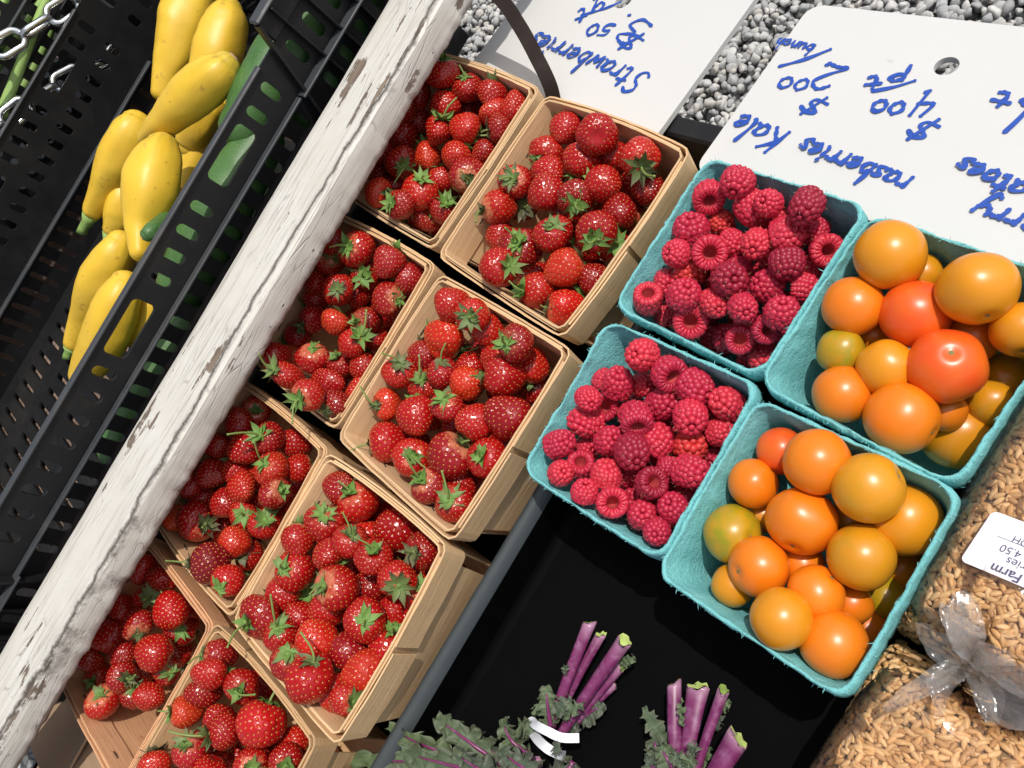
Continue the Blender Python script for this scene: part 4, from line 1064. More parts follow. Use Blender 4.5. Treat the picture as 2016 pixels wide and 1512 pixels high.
# ================================================================== STRAWBERRIES
def straw_mesh(k, elong, cone, flat, neck, lump, dbl=0.0, nseed=190):
    rs = np.random.RandomState(40 + k); NT_, NP_ = 104, 144
    def surf(th, ph):
        rl = math.sin(th) * (1 + cone * math.cos(th)) * (1 + 0.10 * math.sin(th) ** 2)
        z = elong * math.cos(th) - neck * math.exp(-(th / 0.38) ** 2)
        x, y = rl * math.cos(ph), rl * math.sin(ph) * flat
        if dbl:
            x *= 1 + dbl * (0.5 + 0.5 * math.cos(2 * ph)) * (0.7 + .3 * math.cos(th)); y *= 1 - 0.28 * dbl * math.exp(-(x / 0.35) ** 2)
        s = 1 + lump * mnoise.fractal(Vector((x * 1.1 + k * 7, y * 1.1, z * 1.1)), 1.0, 2.0, 2)
        return np.array((x * s, y * s, z * s))
    g = math.pi * (3 - math.sqrt(5)); seeds = []
    for i in range(nseed):
        c = 1 - 2 * (i + 0.5) / nseed
        if c > 0.90: continue
        th = math.acos(c) + rs.normal() * 0.018; ph = i * g + rs.normal() * 0.03
        seeds.append((surf(th, ph), th, ph))
    SP = np.array([s[0] for s in seeds]); V = []; Fc = []
    for i in range(NT_ + 1):
        th = math.pi * i / NT_
        for j in range(NP_): V.append(surf(th, 2 * math.pi * j / NP_))
    V = np.array(V); cen = np.array((0, 0, 0.0))
    dn = V / (np.linalg.norm(V, axis=1, keepdims=True) + 1e-9)
    for a in range(0, len(V), 500):
        D = np.linalg.norm(V[a:a+500, None] - SP[None], axis=2).min(1)
        V[a:a+500] -= dn[a:a+500] * (0.046 * np.exp(-(D / 0.060) ** 2) - 0.010 * np.exp(-((D - 0.115) / 0.04) ** 2))[:, None]
    for i in range(NT_):
        for j in range(NP_):
            a, b = i*NP_ + j, i*NP_ + (j+1) % NP_; Fc.append((a, a + NP_, b + NP_, b))
    mi = [0] * len(Fc); V = list(map(tuple, V))
    for p, th, ph in seeds:
        n = p / np.linalg.norm(p); up = np.array((0, 0, 1.0)) - n * n[2]; up /= np.linalg.norm(up) + 1e-9; sd = np.cross(n, up)
        c = p - n * 0.026; b = len(V)
        for v in IV1: V.append(tuple(c + up * v[0] * 0.047 + sd * v[1] * 0.030 + n * v[2] * 0.026))
        for f in IF1: Fc.append(tuple(int(x) + b for x in f)); mi.append(1)
    return mesh('strawberry', V, Fc, [MAT['strawberry_skin'], MAT['strawberry_seed']], mi)
SM = [straw_mesh(0, 1.12, 0.16, 1.0, .16, 0.070), straw_mesh(1, 0.98, 0.08, .94, .18, 0.070), straw_mesh(2, 1.22, 0.24, .95, .14, 0.063), straw_mesh(3, 1.05, 0.20, .82, .18, 0.084),
      straw_mesh(4, 1.18, 0.13, .90, .14, 0.091), straw_mesh(5, 0.90, 0.05, 1.0, .2, 0.084), straw_mesh(6, 1.10, 0.12, .80, .16, 0.070, dbl=0.42, nseed=190), straw_mesh(7, 1.34, 0.10, .78, .12, 0.070), straw_mesh(8, 1.12, 0.27, .90, .18, 0.056)]
ELONG = [1.12, .98, 1.22, 1.05, 1.18, .90, 1.10, 1.34, 1.12]
def calyx_mesh(k, n, length, lift, curl):
    rs = random.Random(90 + k); m_ = MB()
    for i in range(n):
        a = 2 * math.pi * i / n + rs.uniform(-.2, .2); L = length * rs.uniform(0.65, 1.2); W = 0.118 * rs.uniform(.75, 1.25); lf = lift + rs.uniform(-.35, .4); cu = curl * rs.uniform(-.3, 2.0)
        tw = rs.uniform(-1.1, 1.1); V = []; S_ = 7
        for s in range(S_ + 1):
            u = s / S_; w_ = W * (0.45 + 1.1 * math.sin(math.pi * min(1, u * 0.85 + .12)) ** 1.0) * (1 - u ** 2.2) + 0.004
            ang = lf + cu * u; r = 0.06 + L * u * math.cos(ang * 0.8); z = 0.02 + L * u * math.sin(ang) * 0.75
            for q in (-1, 0, 1):
                off = q * w_ * math.cos(tw * u); zz = z + abs(q) * w_ * 0.35 + q * w_ * math.sin(tw * u) + rs.uniform(-.006, .006)
                V.append((r * math.cos(a) - off * math.sin(a), r * math.sin(a) + off * math.cos(a), zz))
        Fc = []
        for s in range(S_):
            for q in (0, 1): b = s*3 + q; Fc.append((b, b+3, b+4, b+1))
        m_.add(V, Fc, 0, True)
    v, f = tube([(0, 0, -0.03), (0, 0, 0.05), (0, 0, 0.085)], [0.16, 0.13, 0.07], 10); m_.add(v, f, 0, True)
    return mesh('calyx', m_.v, m_.f, [MAT['calyx_leaf']], m_.m, m_.s)
CM = [calyx_mesh(0, 11, 0.80, 0.05, 0.5), calyx_mesh(1, 12, 0.66, 0.35, 0.7), calyx_mesh(2, 10, 0.92, -0.10, 0.3), calyx_mesh(3, 11, 0.62, 0.7, 0.9), calyx_mesh(4, 12, 0.75, -0.25, 0.5), calyx_mesh(5, 9, 0.7, 0.2, -0.4)]
def stem_mesh(k, L, bend, kink):
    P = crom([(0, 0, 0.04), (0.02, 0, 0.25 * L), (bend * 0.35, kink * 0.2, 0.6 * L), (bend, kink, L)], 5)
    v, f = tube(P, [0.062 - 0.015 * i / len(P) + (0.012 if i == len(P) - 1 else 0) for i in range(len(P))], 7)
    return mesh('stem', v, f, [MAT['berry_stem']])
STM = [stem_mesh(0, 0.75, 0.5, 0.1), stem_mesh(1, 1.25, 0.35, -0.3), stem_mesh(2, 0.45, 0.2, 0.1), stem_mesh(3, 1.0, 1.0, 0.3), stem_mesh(4, 1.7, 0.6, 0.2)]

RED = [(0.40, 0.006, 0.006), (0.34, 0.005, 0.006), (0.45, 0.012, 0.007), (0.25, 0.004, 0.006), (0.37, 0.007, 0.006)]
def strawberry(pos, r, cap, rs, label, group, kind=None, color=None, stem=None, wilt=None, spin=None):
    vi = rs.choice((0, 0, 1, 1, 2, 3, 4, 4, 5, 8)) if kind is None else kind
    toc = -(pos - C0) / np.linalg.norm(pos - C0)
    if cap is None:
        a = rs.uniform(0, 2 * math.pi); ax = math.cos(a) * IMR + math.sin(a) * IMU - toc * rs.uniform(-0.05, 0.7); hascap = rs.random() < 0.75
        if ax[2] > 0.4: ax = ax * np.array([1, 1, -0.2])
    else:
        dx, dy = cap; mg = min(0.985, math.hypot(dx, dy)); ax = dx * IMR - dy * IMU + toc * math.sqrt(1 - mg * mg) * (1.0 if mg < 0.95 else 0.4); hascap = True
    ax = ax / np.linalg.norm(ax)
    o = obj('strawberry', SM[vi]); o.location = pos; o.rotation_mode = 'QUATERNION'; o.rotation_quaternion = axis_quat(ax, rs.uniform(0, 6.28) if spin is None else spin)
    s = r / 1.01; o.scale = (s, s, s * (0.98 if ELONG[vi] > 1.15 else 1.0))
    c = color or rs.choice(RED); k = rs.uniform(.9, 1.1); o.color = (c[0]*k, c[1]*k, c[2]*k, 1)
    tag(o, label, 'strawberry', group)
    if hascap:
        z = ELONG[vi] - (0.16)
        e = obj('calyx', rs.choice(CM), o, (0, 0, z)); e.rotation_euler = (0, 0, rs.uniform(0, 6.28)); k = rs.uniform(.95, 1.3) * 0.0125 / r if r < 0.0125 else rs.uniform(.85, 1.1); k = min(k, 1.35)
        e.scale = (k, k, k)
        wv = rs.choice((0.05, 0.15, 0.3, 0.45, 0.6, 0.9)) if wilt is None else wilt; e.color = (wv, wv, wv, 1)
        if stem or (stem is None and rs.random() < (0.72 if cap is not None else 0.35)):
            q = obj('stem', STM[stem - 1] if stem else rs.choice(STM[:4]), e); q.rotation_euler = (0, 0, rs.uniform(0, 6.28))
    return o
# per basket: zoom origin, zoom scale, (x, y, r, cap direction or None [, options])
D, N_ = dict, None
STRAW = {
 'B1': ((660, 60), 3.36, [(705,280,120,(0,-.8),D(stem=2,wilt=.2,kind=5)),(880,380,100,(-.2,-.7),D(stem=1,wilt=.4)),(555,420,90,N_,D(kind=7)),(730,500,105,N_),(1040,425,85,N_,D(kind=3)),(1045,545,100,N_),(1085,650,98,(-.95,.1),D(wilt=.9,color=(.26,.006,.008))),
   (860,650,102,(.9,.4),D(stem=1)),(680,665,100,(.3,-.8),D(wilt=.1)),(545,590,82,N_),(450,520,70,N_),(435,690,110,(-.8,0),D(wilt=.1)),(295,800,65,N_),(440,870,108,(.2,.4),D(stem=4)),(610,840,84,N_,D(color=(.58,.03,.01))),(800,830,102,N_),(290,945,84,N_,D(kind=7)),(980,820,64,N_),
   (870,950,118,(.1,.3),D(wilt=.8,color=(.30,.006,.008))),(560,1075,118,(.1,-.7),D(stem=1,wilt=0)),(710,990,74,N_),(390,1030,74,N_),(240,1140,95,(.7,0),D(wilt=.9,color=(.58,.03,.01))),(390,1215,102,(-.7,-.1),D(stem=4,wilt=0)),(560,1300,86,(.5,-.4),D(wilt=0)),(720,1190,78,(.2,-.6),D(stem=3,wilt=0)),(1190,510,50,N_),(470,1340,52,N_)]),
 'B2': ((860, 170), 2.965, [(745,250,92,N_,D(color=(.40,.008,.01))),(937,280,116,N_,D(kind=5,cap=(.0,.1),bare=1)),(850,430,115,N_),(1045,410,78,N_),(1185,400,112,(.1,.6),D(stem=5,wilt=.6)),(1235,605,92,(-.1,-.85),D(wilt=.5)),(1160,580,64,N_),(640,390,100,(-.3,.4),D(wilt=.6)),(465,560,102,(-.3,-.25),D(stem=1,wilt=.6)),(660,500,96,N_),
   (640,615,106,N_),(810,650,106,(0,.5),D(stem=2,wilt=.2)),(975,570,106,N_,D(kind=0)),(365,710,102,(-.9,.1),D(wilt=.9)),(500,690,74,(.1,.2),D(wilt=1.0,color=(.20,.006,.008))),(1065,730,78,N_),(680,870,116,(0,-.5),D(stem=1,wilt=.5)),(930,850,124,(-.1,.5),D(wilt=.1,kind=1)),(1030,930,92,(.2,-.1),D(wilt=0)),
   (490,950,126,(-.15,-.4),D(wilt=0,kind=1)),(370,880,66,N_),(340,1080,110,(.6,-.1),D(wilt=.2)),(740,1065,112,(.9,-.5),D(wilt=.7,kind=2,color=(.55,.03,.01))),(590,1190,112,(-.8,0),D(stem=1,wilt=0)),(920,1130,98,N_),(755,1290,112,(-.97,0),D(wilt=.9,color=(.58,.012,.008))),(1130,780,46,(.6,.2),D(wilt=0))]),
 'B3': ((460, 440), 3.6, [(690,250,116,(0,-.2),D(wilt=.3)),(890,180,130,(-.6,-.2),D(wilt=0)),(1110,260,112,N_,D(color=(.30,.005,.008))),(1265,390,92,N_,D(kind=7,color=(.28,.006,.01))),(700,130,66,N_),(930,370,82,(-.2,0),D(wilt=0)),(580,420,78,N_),(740,470,112,(-.1,0),D(wilt=.6)),(880,510,82,N_),(1090,540,120,(.7,-.1),D(wilt=.1,color=(.33,.008,.008))),
   (590,530,78,N_),(560,670,96,(-.7,.5),D(wilt=.8,color=(.30,.005,.01))),(720,700,102,N_,D(color=(.58,.03,.012))),(950,690,102,(-.7,0),D(wilt=0)),(460,790,82,N_),(840,850,106,(.5,-.5),D(stem=4,wilt=.1)),(1010,820,88,N_),(295,940,86,(-.9,.2),D(wilt=.7,color=(.38,.008,.01))),(385,1080,96,(-.7,-.3),D(kind=7,wilt=.5)),(415,950,56,N_,D(color=(.60,.08,.02))),
   (560,970,112,(0,-.7),D(stem=1,wilt=.1,color=(.36,.006,.009))),(760,1000,92,(-.4,-.5),D(wilt=.4)),(920,1020,88,N_),(660,1130,110,N_,D(kind=6,color=(.34,.006,.009))),(540,1210,100,(-.6,.3),D(wilt=.1)),(710,1280,92,(-.6,.5),D(wilt=.9,color=(.24,.005,.008)))]),
 'B4': ((660, 530), 2.852, [(660,190,78,N_),(770,255,82,(-.2,.2),D(stem=4,wilt=.6)),(860,340,100,N_),(610,400,118,(.9,.5),D(kind=6,stem=1,wilt=.5,color=(.58,.025,.008))),(1020,410,102,(-.6,0),D(stem=1,wilt=.1)),(1110,545,92,N_),(500,490,78,N_),(360,580,96,(0,-.6),D(stem=4,wilt=.8)),(500,650,82,(-.3,-.5),D(wilt=.4)),(605,595,74,(-.1,-.8),D(wilt=.9,color=(.36,.006,.01))),
   (745,640,86,N_,D(color=(.57,.03,.008))),(950,595,120,(-.97,0),D(stem=1,wilt=.7,kind=0)),(1130,660,84,N_),(300,760,84,(-.8,0),D(wilt=.9,kind=3,color=(.58,.03,.01))),(455,830,110,N_),(630,780,96,(-.2,-.6),D(stem=3,wilt=0,color=(.36,.006,.009))),(780,860,102,N_),(970,830,130,N_,D(kind=4)),(300,970,110,(-.97,.1),D(stem=2,wilt=.8)),
   (435,1060,112,(0,-.1),D(wilt=.3)),(640,1060,130,(.6,-.7),D(kind=8,wilt=.7)),(860,1060,110,(-.4,-.1),D(stem=1,wilt=0)),(530,1220,100,(-.5,-.4),D(stem=5,wilt=.1)),(670,1320,106,(-.3,-.3),D(wilt=.3)),(760,550,66,N_),(700,1220,76,N_)]),
 'B5': ((290, 740), 3.218, [(700,200,96,(0,-.1),D(wilt=.5)),(580,290,66,N_),(445,440,88,N_),(610,460,106,N_),(780,400,98,(-.6,-.2),D(stem=5,wilt=.1)),(940,425,102,N_,D(color=(.34,.006,.008))),(270,680,88,N_),(420,620,106,N_,D(kind=3)),(560,605,78,N_),(790,590,110,(-.5,-.4),D(stem=5,wilt=0,color=(.46,.02,.008))),(950,590,68,N_),
   (605,710,102,N_),(800,750,102,(.5,-.3),D(wilt=.1)),(350,770,74,N_),(500,810,78,N_),(320,920,130,(.5,.2),D(wilt=.9,stem=1,kind=1)),(610,880,84,(0,0),D(stem=3,wilt=.1)),(740,940,88,(.1,-.4),D(wilt=.3)),(550,1050,98,N_,D(color=(.46,.02,.008))),(400,1185,134,(-.95,0),D(wilt=1.0,stem=2,kind=1,color=(.13,.004,.008))),(650,1130,78,N_),(520,1290,92,(-.5,.4),D(wilt=0)),(200,900,66,N_,D(color=(.62,.06,.01))),(690,830,60,N_)]),
 'B6': ((440, 880), 2.519, [(590,180,88,N_),(670,270,102,(-.4,-.5),D(stem=1,wilt=.1)),(505,385,98,(-.1,-.55),D(stem=3,wilt=.1)),(630,470,82,(0,-.5),D(stem=4,wilt=.7)),(855,405,106,N_,D(kind=0)),(370,465,74,N_),(525,530,88,N_),(745,550,92,(0,-.5),D(stem=4,wilt=.2)),(990,510,92,(-.6,.1),D(wilt=.9)),(355,610,102,(-.6,-.1),D(stem=1,wilt=.3)),(575,700,112,(-.7,-.1),D(stem=1,wilt=.4)),(715,700,68,N_),
   (860,650,92,(.1,.4),D(wilt=.6)),(965,720,84,(0,-.4),D(wilt=.1)),(300,730,84,N_),(420,730,48,(0,-.2),D(stem=4,wilt=0)),(180,840,106,(-.6,.3),D(stem=5,wilt=.1)),(375,845,78,N_),(510,810,88,N_),(700,860,106,(0,0),D(wilt=0,kind=1)),(835,970,112,(.1,-.75),D(stem=4,wilt=0,kind=5)),(460,955,106,N_,D(color=(.53,.02,.01))),(320,1090,76,(-.1,-.7),D(wilt=.3)),
   (635,1010,98,N_,D(color=(.25,.005,.009))),(415,1175,122,(.2,-.9),D(kind=8,wilt=.8)),(700,1120,106,N_,D(color=(.55,.03,.012))),(560,1220,78,N_,D(kind=7)),(610,1250,66,(.5,.2),D(wilt=.5)),(290,940,66,(-.3,-.6),D(stem=5,wilt=.3)),(860,810,66,N_)]),
 'B7': ((100, 1060), 3.345, [(595,195,98,N_),(745,255,106,N_),(640,390,92,(.2,-.1),D(wilt=.7,stem=1)),(460,450,92,N_,D(stem=2)),(795,480,120,N_,D(kind=4)),(575,560,102,(0,.6),D(wilt=.8)),(385,640,116,N_),(850,610,88,(0,0),D(wilt=.1)),(255,780,98,N_),(680,750,116,N_,D(kind=0)),(480,780,92,N_),(760,860,84,(.3,.2),D(wilt=.3)),(470,910,98,(.5,.2),D(wilt=.8)),(320,910,84,(-.4,.3),D(wilt=.3)),(345,1080,112,(-.3,-.5),D(wilt=.4)),(560,1020,84,(-.2,-.3),D(wilt=.4)),(650,1040,84,N_)]),
 'B8': ((230, 1200), 4.688, [(945,420,152,(-.9,0),D(stem=1,wilt=.5,color=(.26,.006,.009))),(805,760,166,N_,D(kind=5)),(1160,700,160,(-.2,.3),D(stem=4,wilt=.3)),(645,940,132,(-.9,0),D(stem=1,wilt=.1,color=(.55,.04,.01))),(1330,1050,232,N_,D(kind=1,color=(.50,.010,.010))),(990,1120,160,(-.9,.2),D(stem=5,wilt=.6)),(680,1310,156,(-.3,-.6),D(wilt=.5,color=(.36,.006,.01))),(1560,1400,152,(0,.3),D(wilt=.4,kind=1)),(350,1430,105,N_),(1240,1420,122,(0,.3),D(wilt=.3,stem=5)),(1640,1230,112,N_),(860,590,64,N_),(860,1480,130,N_),(1050,1640,150,N_),(560,1620,140,N_),(1380,1720,150,N_)]),
}
BNAME = {'B1': 'basket by the strap handle', 'B2': 'basket below the strawberry sign', 'B3': 'second basket along the beam', 'B4': 'basket beside lower raspberries', 'B5': 'third basket along the beam',
         'B6': 'basket nearest the kale', 'B7': 'pink-stained basket', 'B8': 'basket at the bottom edge'}
wallW = lambda z: WH - 0.002 + 0.011 * min(z, 0) / 0.095
for key, ((ox, oy), zs, L) in STRAW.items():
    ent = [(ox + e[0] / zs, oy + e[1] / zs, e[2] / zs) for e in L]
    pos, placed = settle(ent, WB[key], wallW, -0.0965, lambda e: -0.014 + 0.013 * e, 0.0116, (), 0.86, 0.8)
    words = place_words([p for p, _ in pos]); rs = random.Random(int(key[1]) * 31)
    for e, (p, r), wd in zip(L, pos, words):
        op = dict(e[4]) if len(e) > 4 else {}
        cap = op.pop('cap', e[3]); bare = op.pop('bare', 0)
        sz = 'large' if r > 0.0178 else 'small' if r < 0.0130 else 'plump' if op.get('kind') in (1, 5, 4) else 'red'
        c = op.get('color'); cw = '' if c is None else ('dark ' if c[0] < 0.37 else 'orange-red ' if c[1] > 0.02 else '')
        lab = '%s %sstrawberry%s, %s of %s' % (sz, cw, ' with cap showing' if (e[3] is not None and len(wd.split()) < 5) else '', wd, BNAME[key])
        o = strawberry(np.array(p), r, cap, rs, lab, 'strawberries in the wooden baskets', **op)
        if bare:
            for ch in list(o.children): 
                for g2 in list(ch.children): bpy.data.objects.remove(g2)
                bpy.data.objects.remove(ch)
    fl_ = fillers(placed, WB[key], wallW, -0.0965, 0.0130, 17 if key != 'B7' else 9, int(key[1]), -0.014)
    for (p, r), wd in zip(fl_, place_words([q for q, _ in fl_])):
        strawberry(p, r, None, rs, 'buried strawberry, %s of %s' % (wd, BNAME[key]), 'buried strawberries in the wooden baskets')

# ================================================================== RASPBERRIES
def rasp_mesh(k, H, R0, open_r):
    rs = np.random.RandomState(k); m_ = MB(); d = 0.36
    prof = []                                               # (radius, z) rows from the hollow base to the tip
    nrow = 6
    zs = np.linspace(0.10, H * 0.93, nrow)
    for z in zs:
        u = z / H; rr = R0 * math.sqrt(max(0.03, 1 - (max(0, u - 0.18) / 0.86) ** 2.1)) * (0.94 + 0.06 * math.sin(u * 3)); prof.append((rr, z))
    for ri, (rr, z) in enumerate(prof):
        n = max(4, int(round(2 * math.pi * rr / d))); ph = rs.rand() * 6
        for i in range(n):
            a = ph + 2 * math.pi * i / n + rs.normal() * 0.04; s = d * 0.72 * rs.uniform(.86, 1.12)
            u = z / H; nrm = np.array([math.cos(a) * (1 - u * .8), math.sin(a) * (1 - u * .8), -0.35 + 1.3 * u]); nrm /= np.linalg.norm(nrm)
            c = np.array([math.cos(a) * rr, math.sin(a) * rr, z + rs.normal() * 0.02]) - nrm * s * 0.64
            tz = np.array([0, 0, 1.0]); e1 = np.cross(nrm, tz); e1 /= np.linalg.norm(e1) + 1e-6; e2 = np.cross(nrm, e1)
            V = [c + s * (v[0] * e1 * 0.93 + v[1] * e2 * 1.0 + v[2] * nrm * 0.98) for v in IV2]; m_.add(V, [tuple(f) for f in IF2], 0)
            if rs.rand() < 0.35:
                b = c + nrm * s * 1.05; t = e1 * rs.normal() + e2 * rs.normal(); t /= np.linalg.norm(t); q = b + nrm * 0.10 + t * 0.06; w_ = np.cross(nrm, t) * 0.007
                e = q + t * 0.12 + nrm * 0.02
                m_.add([b - w_, b + w_, q + w_, q - w_, e], [(0,1,2,3),(3,2,4)], 2)
    m_.add([np.array((0, 0, H * 0.93)) + IV2[i] * np.array((.2, .2, .16)) for i in range(len(IV2))], [tuple(f) for f in IF2], 0)
    # drupelets folded over the hollow's edge
    n = int(round(2 * math.pi * (R0 * 0.80) / (d * 0.72)))
    for i in range(n):
        a = 2 * math.pi * (i + rs.uniform(-.15, .15)) / n; c = np.array([math.cos(a), math.sin(a), 0]); tang = np.array([-c[1], c[0], 0])
        cc = c * (R0 + open_r) * 0.50 + np.array([0, 0, 0.07]); L = (R0 - open_r) * 0.56
        V = [cc + v[0] * c * L + v[1] * tang * d * 0.36 + np.array([0, 0, v[2] * 0.22]) for v in IV2]; m_.add(V, [tuple(f) for f in IF2], 0)
    # hollow
    V = []; n = 18; lev = [(open_r * 1.05, 0.02), (open_r * 1.0, 0.2), (open_r * 0.85, H * 0.45), (open_r * 0.5, H * 0.66), (0.03, H * 0.72)]
    for rr, z in lev:
        for i in range(n): a = 2 * math.pi * i / n; V.append((rr * math.cos(a) * (1 + .06 * math.cos(n * a / 2)), rr * math.sin(a), z))
    Fc = []
    for j in range(len(lev) - 1):
        for i in range(n): p, q = j*n + i, j*n + (i+1) % n; Fc.append((p, p + n, q + n, q))
    Fc.append(tuple((len(lev)-1)*n + i for i in range(n))[::-1]); m_.add(V, Fc, 1)
    v = [(p[0], p[1], p[2] - H * 0.45) for p in m_.v]
    return mesh('raspberry', v, m_.f, [MAT['raspberry_skin'], MAT['raspberry_core'], MAT['raspberry_hair']], m_.m, m_.s)
RM_ = [rasp_mesh(1, 1.55, 1.0, .40), rasp_mesh(2, 1.75, 0.98, .38), rasp_mesh(3, 1.42, 1.02, .46), rasp_mesh(4, 1.62, .97, .36), rasp_mesh(5, 1.9, .95, .40)]
RCOL = [(0.60, 0.028, 0.060), (0.53, 0.024, 0.058), (0.64, 0.036, 0.062), (0.48, 0.020, 0.055)]
o_ = 'o'
RASP = {
 'R1': ((1000, 300), 2.667, [(1050,225,88,(.1,.6)),(1200,170,90,N_),(1290,305,96,N_),(1360,262,56,N_),(1562,292,97,N_,'d'),(960,390,95,N_),(1125,368,70,N_,'l'),(1402,340,66,N_),(1475,425,102,N_),(875,530,78,N_),(1060,525,96,(0,.05)),(1190,480,78,N_),(1300,488,84,N_),(1465,595,92,N_,'d'),(1610,420,58,N_),(1672,515,96,(.15,0)),
   (962,622,86,N_,'l'),(1170,668,98,N_,'d'),(840,690,78,N_),(1352,697,92,N_),(1595,612,66,N_),(1562,712,88,N_),(728,792,84,(0,-.6)),(928,737,92,N_),(838,862,66,N_),(957,886,96,(0,.1)),(1088,800,80,N_),(1237,822,84,N_),(1440,832,97,N_),(1350,925,84,(.2,.2)),(1096,982,88,N_),(1216,982,80,(.1,.1)),(1300,1078,96,N_)]),
 'R2': ((1000, 600), 2.667, [(700,255,90,N_),(578,402,90,N_),(515,390,66,N_),(836,350,94,(.5,.4)),(715,420,66,N_),(996,437,98,N_),(510,530,80,(0,.1)),(1142,512,96,N_),(822,512,92,N_),(402,612,92,N_),(425,500,62,N_),(672,587,92,(.1,.75)),(960,602,96,N_),(278,727,82,N_),(542,712,88,N_),(790,702,96,N_),(962,737,96,N_,'l'),(1122,667,78,N_),(657,782,102,N_,'d'),(422,760,66,N_),(282,882,72,N_),
   (382,852,76,(0,-.5)),(516,882,88,N_),(850,872,76,N_),(972,880,96,N_),(742,942,90,(.4,-.2),'d'),(402,977,70,N_),(546,1041,87,(.05,0)),(706,1097,82,N_),(862,1060,87,N_),(778,1197,76,N_),(610,900,58,N_),(1080,800,56,N_)]),
}
PNAME = {'R1': 'basket touching the sign', 'R2': 'basket by the tray', 'T1': 'right-edge basket', 'T2': 'basket by the grain'}
wallP = lambda z: 0.0520 + 0.0060 * min(z, 0) / 0.055
def raspberry(p, r, op, rs, label, group, tone=None):
    p = np.array(p); toc = -(p - C0) / np.linalg.norm(p - C0)
    if op is None:
        a = rs.uniform(0, 6.28); t = rs.uniform(0.25, 1.25); ax = toc * math.cos(t) + math.sin(t) * (math.cos(a) * IMR + math.sin(a) * IMU)
    else:
        mg = min(.95, math.hypot(*op)); ax = -(op[0] * IMR - op[1] * IMU + toc * math.sqrt(1 - mg * mg))
    o = obj('raspberry', rs.choice(RM_)); o.location = p; o.rotation_mode = 'QUATERNION'; o.rotation_quaternion = axis_quat(ax, rs.uniform(0, 6.28))
    s = r / 1.13; o.scale = (s * rs.uniform(.95, 1.05), s * rs.uniform(.95, 1.05), s)
    c = (0.30, 0.012, 0.034) if tone == 'd' else (0.66, 0.045, 0.040) if tone == 'l' else rs.choice(RCOL); o.color = (*c, 1)
    return tag(o, label, 'raspberry', group)
for key, ((ox, oy), zs, L) in RASP.items():
    ent = [(ox + e[0] / zs, oy + e[1] / zs, e[2] / zs) for e in L]
    pos, placed = settle(ent, PB[key], wallP, -0.0715, lambda e: -0.013 + 0.009 * e, 0.0090, (), 0.86, 0.6)
    words = place_words([p for p, _ in pos]); rs = random.Random(ord(key[1]))
    for e, (p, r), wd in zip(L, pos, words):
        tone = e[4] if len(e) > 4 else None
        lab = '%s%s, %s of %s' % ({'d': 'dark ', 'l': 'light ', None: ''}[tone], 'hollow-side raspberry' if e[3] else 'rounded raspberry', wd, PNAME[key])
        raspberry(p, r, e[3], rs, lab, 'raspberries in the teal baskets', tone)
    fl_ = fillers(placed, PB[key], wallP, -0.0715, 0.0104, 30, 5, -0.010)
    for (p, r), wd in zip(fl_, place_words([q for q, _ in fl_])):
        raspberry(p, r, None, rs, 'buried raspberry, %s of %s' % (wd, PNAME[key]), 'buried raspberries in the teal baskets')

# ================================================================== TOMATOES
def tom_mesh(k, ob, lob):
    V = IV3.copy(); out = []
    for x, y, z in V:
        a = math.atan2(y, x); rr = math.hypot(x, y); s = 1 + lob * 1.6 * math.cos(5 * a + k) * rr ** 2 * 0.5 + 0.02 * mnoise.noise(Vector((x + k * 3, y, z)))
        dz = 0.10 * math.exp(-(rr / 0.22) ** 2) if z > 0 else 0
        out.append((x * s, y * s, z * ob - dz))
    return mesh('tomato', out, IF3, [MAT['tomato_skin']])
# finer sphere for tomatoes
import bmesh as _bm
b_ = _bm.new(); _bm.ops.create_icosphere(b_, subdivisions=5, radius=1); b_.verts.ensure_lookup_table()
IV3 = np.array([x.co[:] for x in b_.verts]); IF3 = np.array([[y.index for y in x.verts] for x in b_.faces]); b_.free()
TM = [tom_mesh(0, .95, .015), tom_mesh(1, .99, .02), tom_mesh(2, .92, .03), tom_mesh(3, 1.0, .01)]
def scar_mesh():
    m_ = MB(); n = 15; V = [(0, 0, 0.012)]
    for i in range(n): a = 2 * math.pi * i / n; V.append((.045 * math.cos(a), .045 * math.sin(a), 0.014))
    for i in range(n): a = 2 * math.pi * i / n; r = .105 if i % 3 == 0 else .075; V.append((r * math.cos(a), r * math.sin(a), 0.004))
    for i in range(n): a = 2 * math.pi * i / n; r = .125; V.append((r * math.cos(a), r * math.sin(a), -0.03))
    Fc = [(0, 1 + i, 1 + (i+1) % n) for i in range(n)] + [(1 + j*n + i, 1 + (j+1)*n + i, 1 + (j+1)*n + (i+1) % n, 1 + j*n + (i+1) % n) for j in (0, 1) for i in range(n)]
    return mesh('stem_scar', V, Fc, [MAT['tomato_scar']])
SCM = scar_mesh()
TC = {'a': (.68, .255, .007), 'o': (.74, .17, .006), 'r': (.78, .085, .010), 'b': (.80, .185, .005), 'g': (.42, .26, .008), 'u': (.62, .255, .008)}
TN = {'a': 'amber', 'o': 'orange', 'r': 'red-orange', 'b': 'bright orange', 'g': 'olive-green', 'u': 'dull amber'}
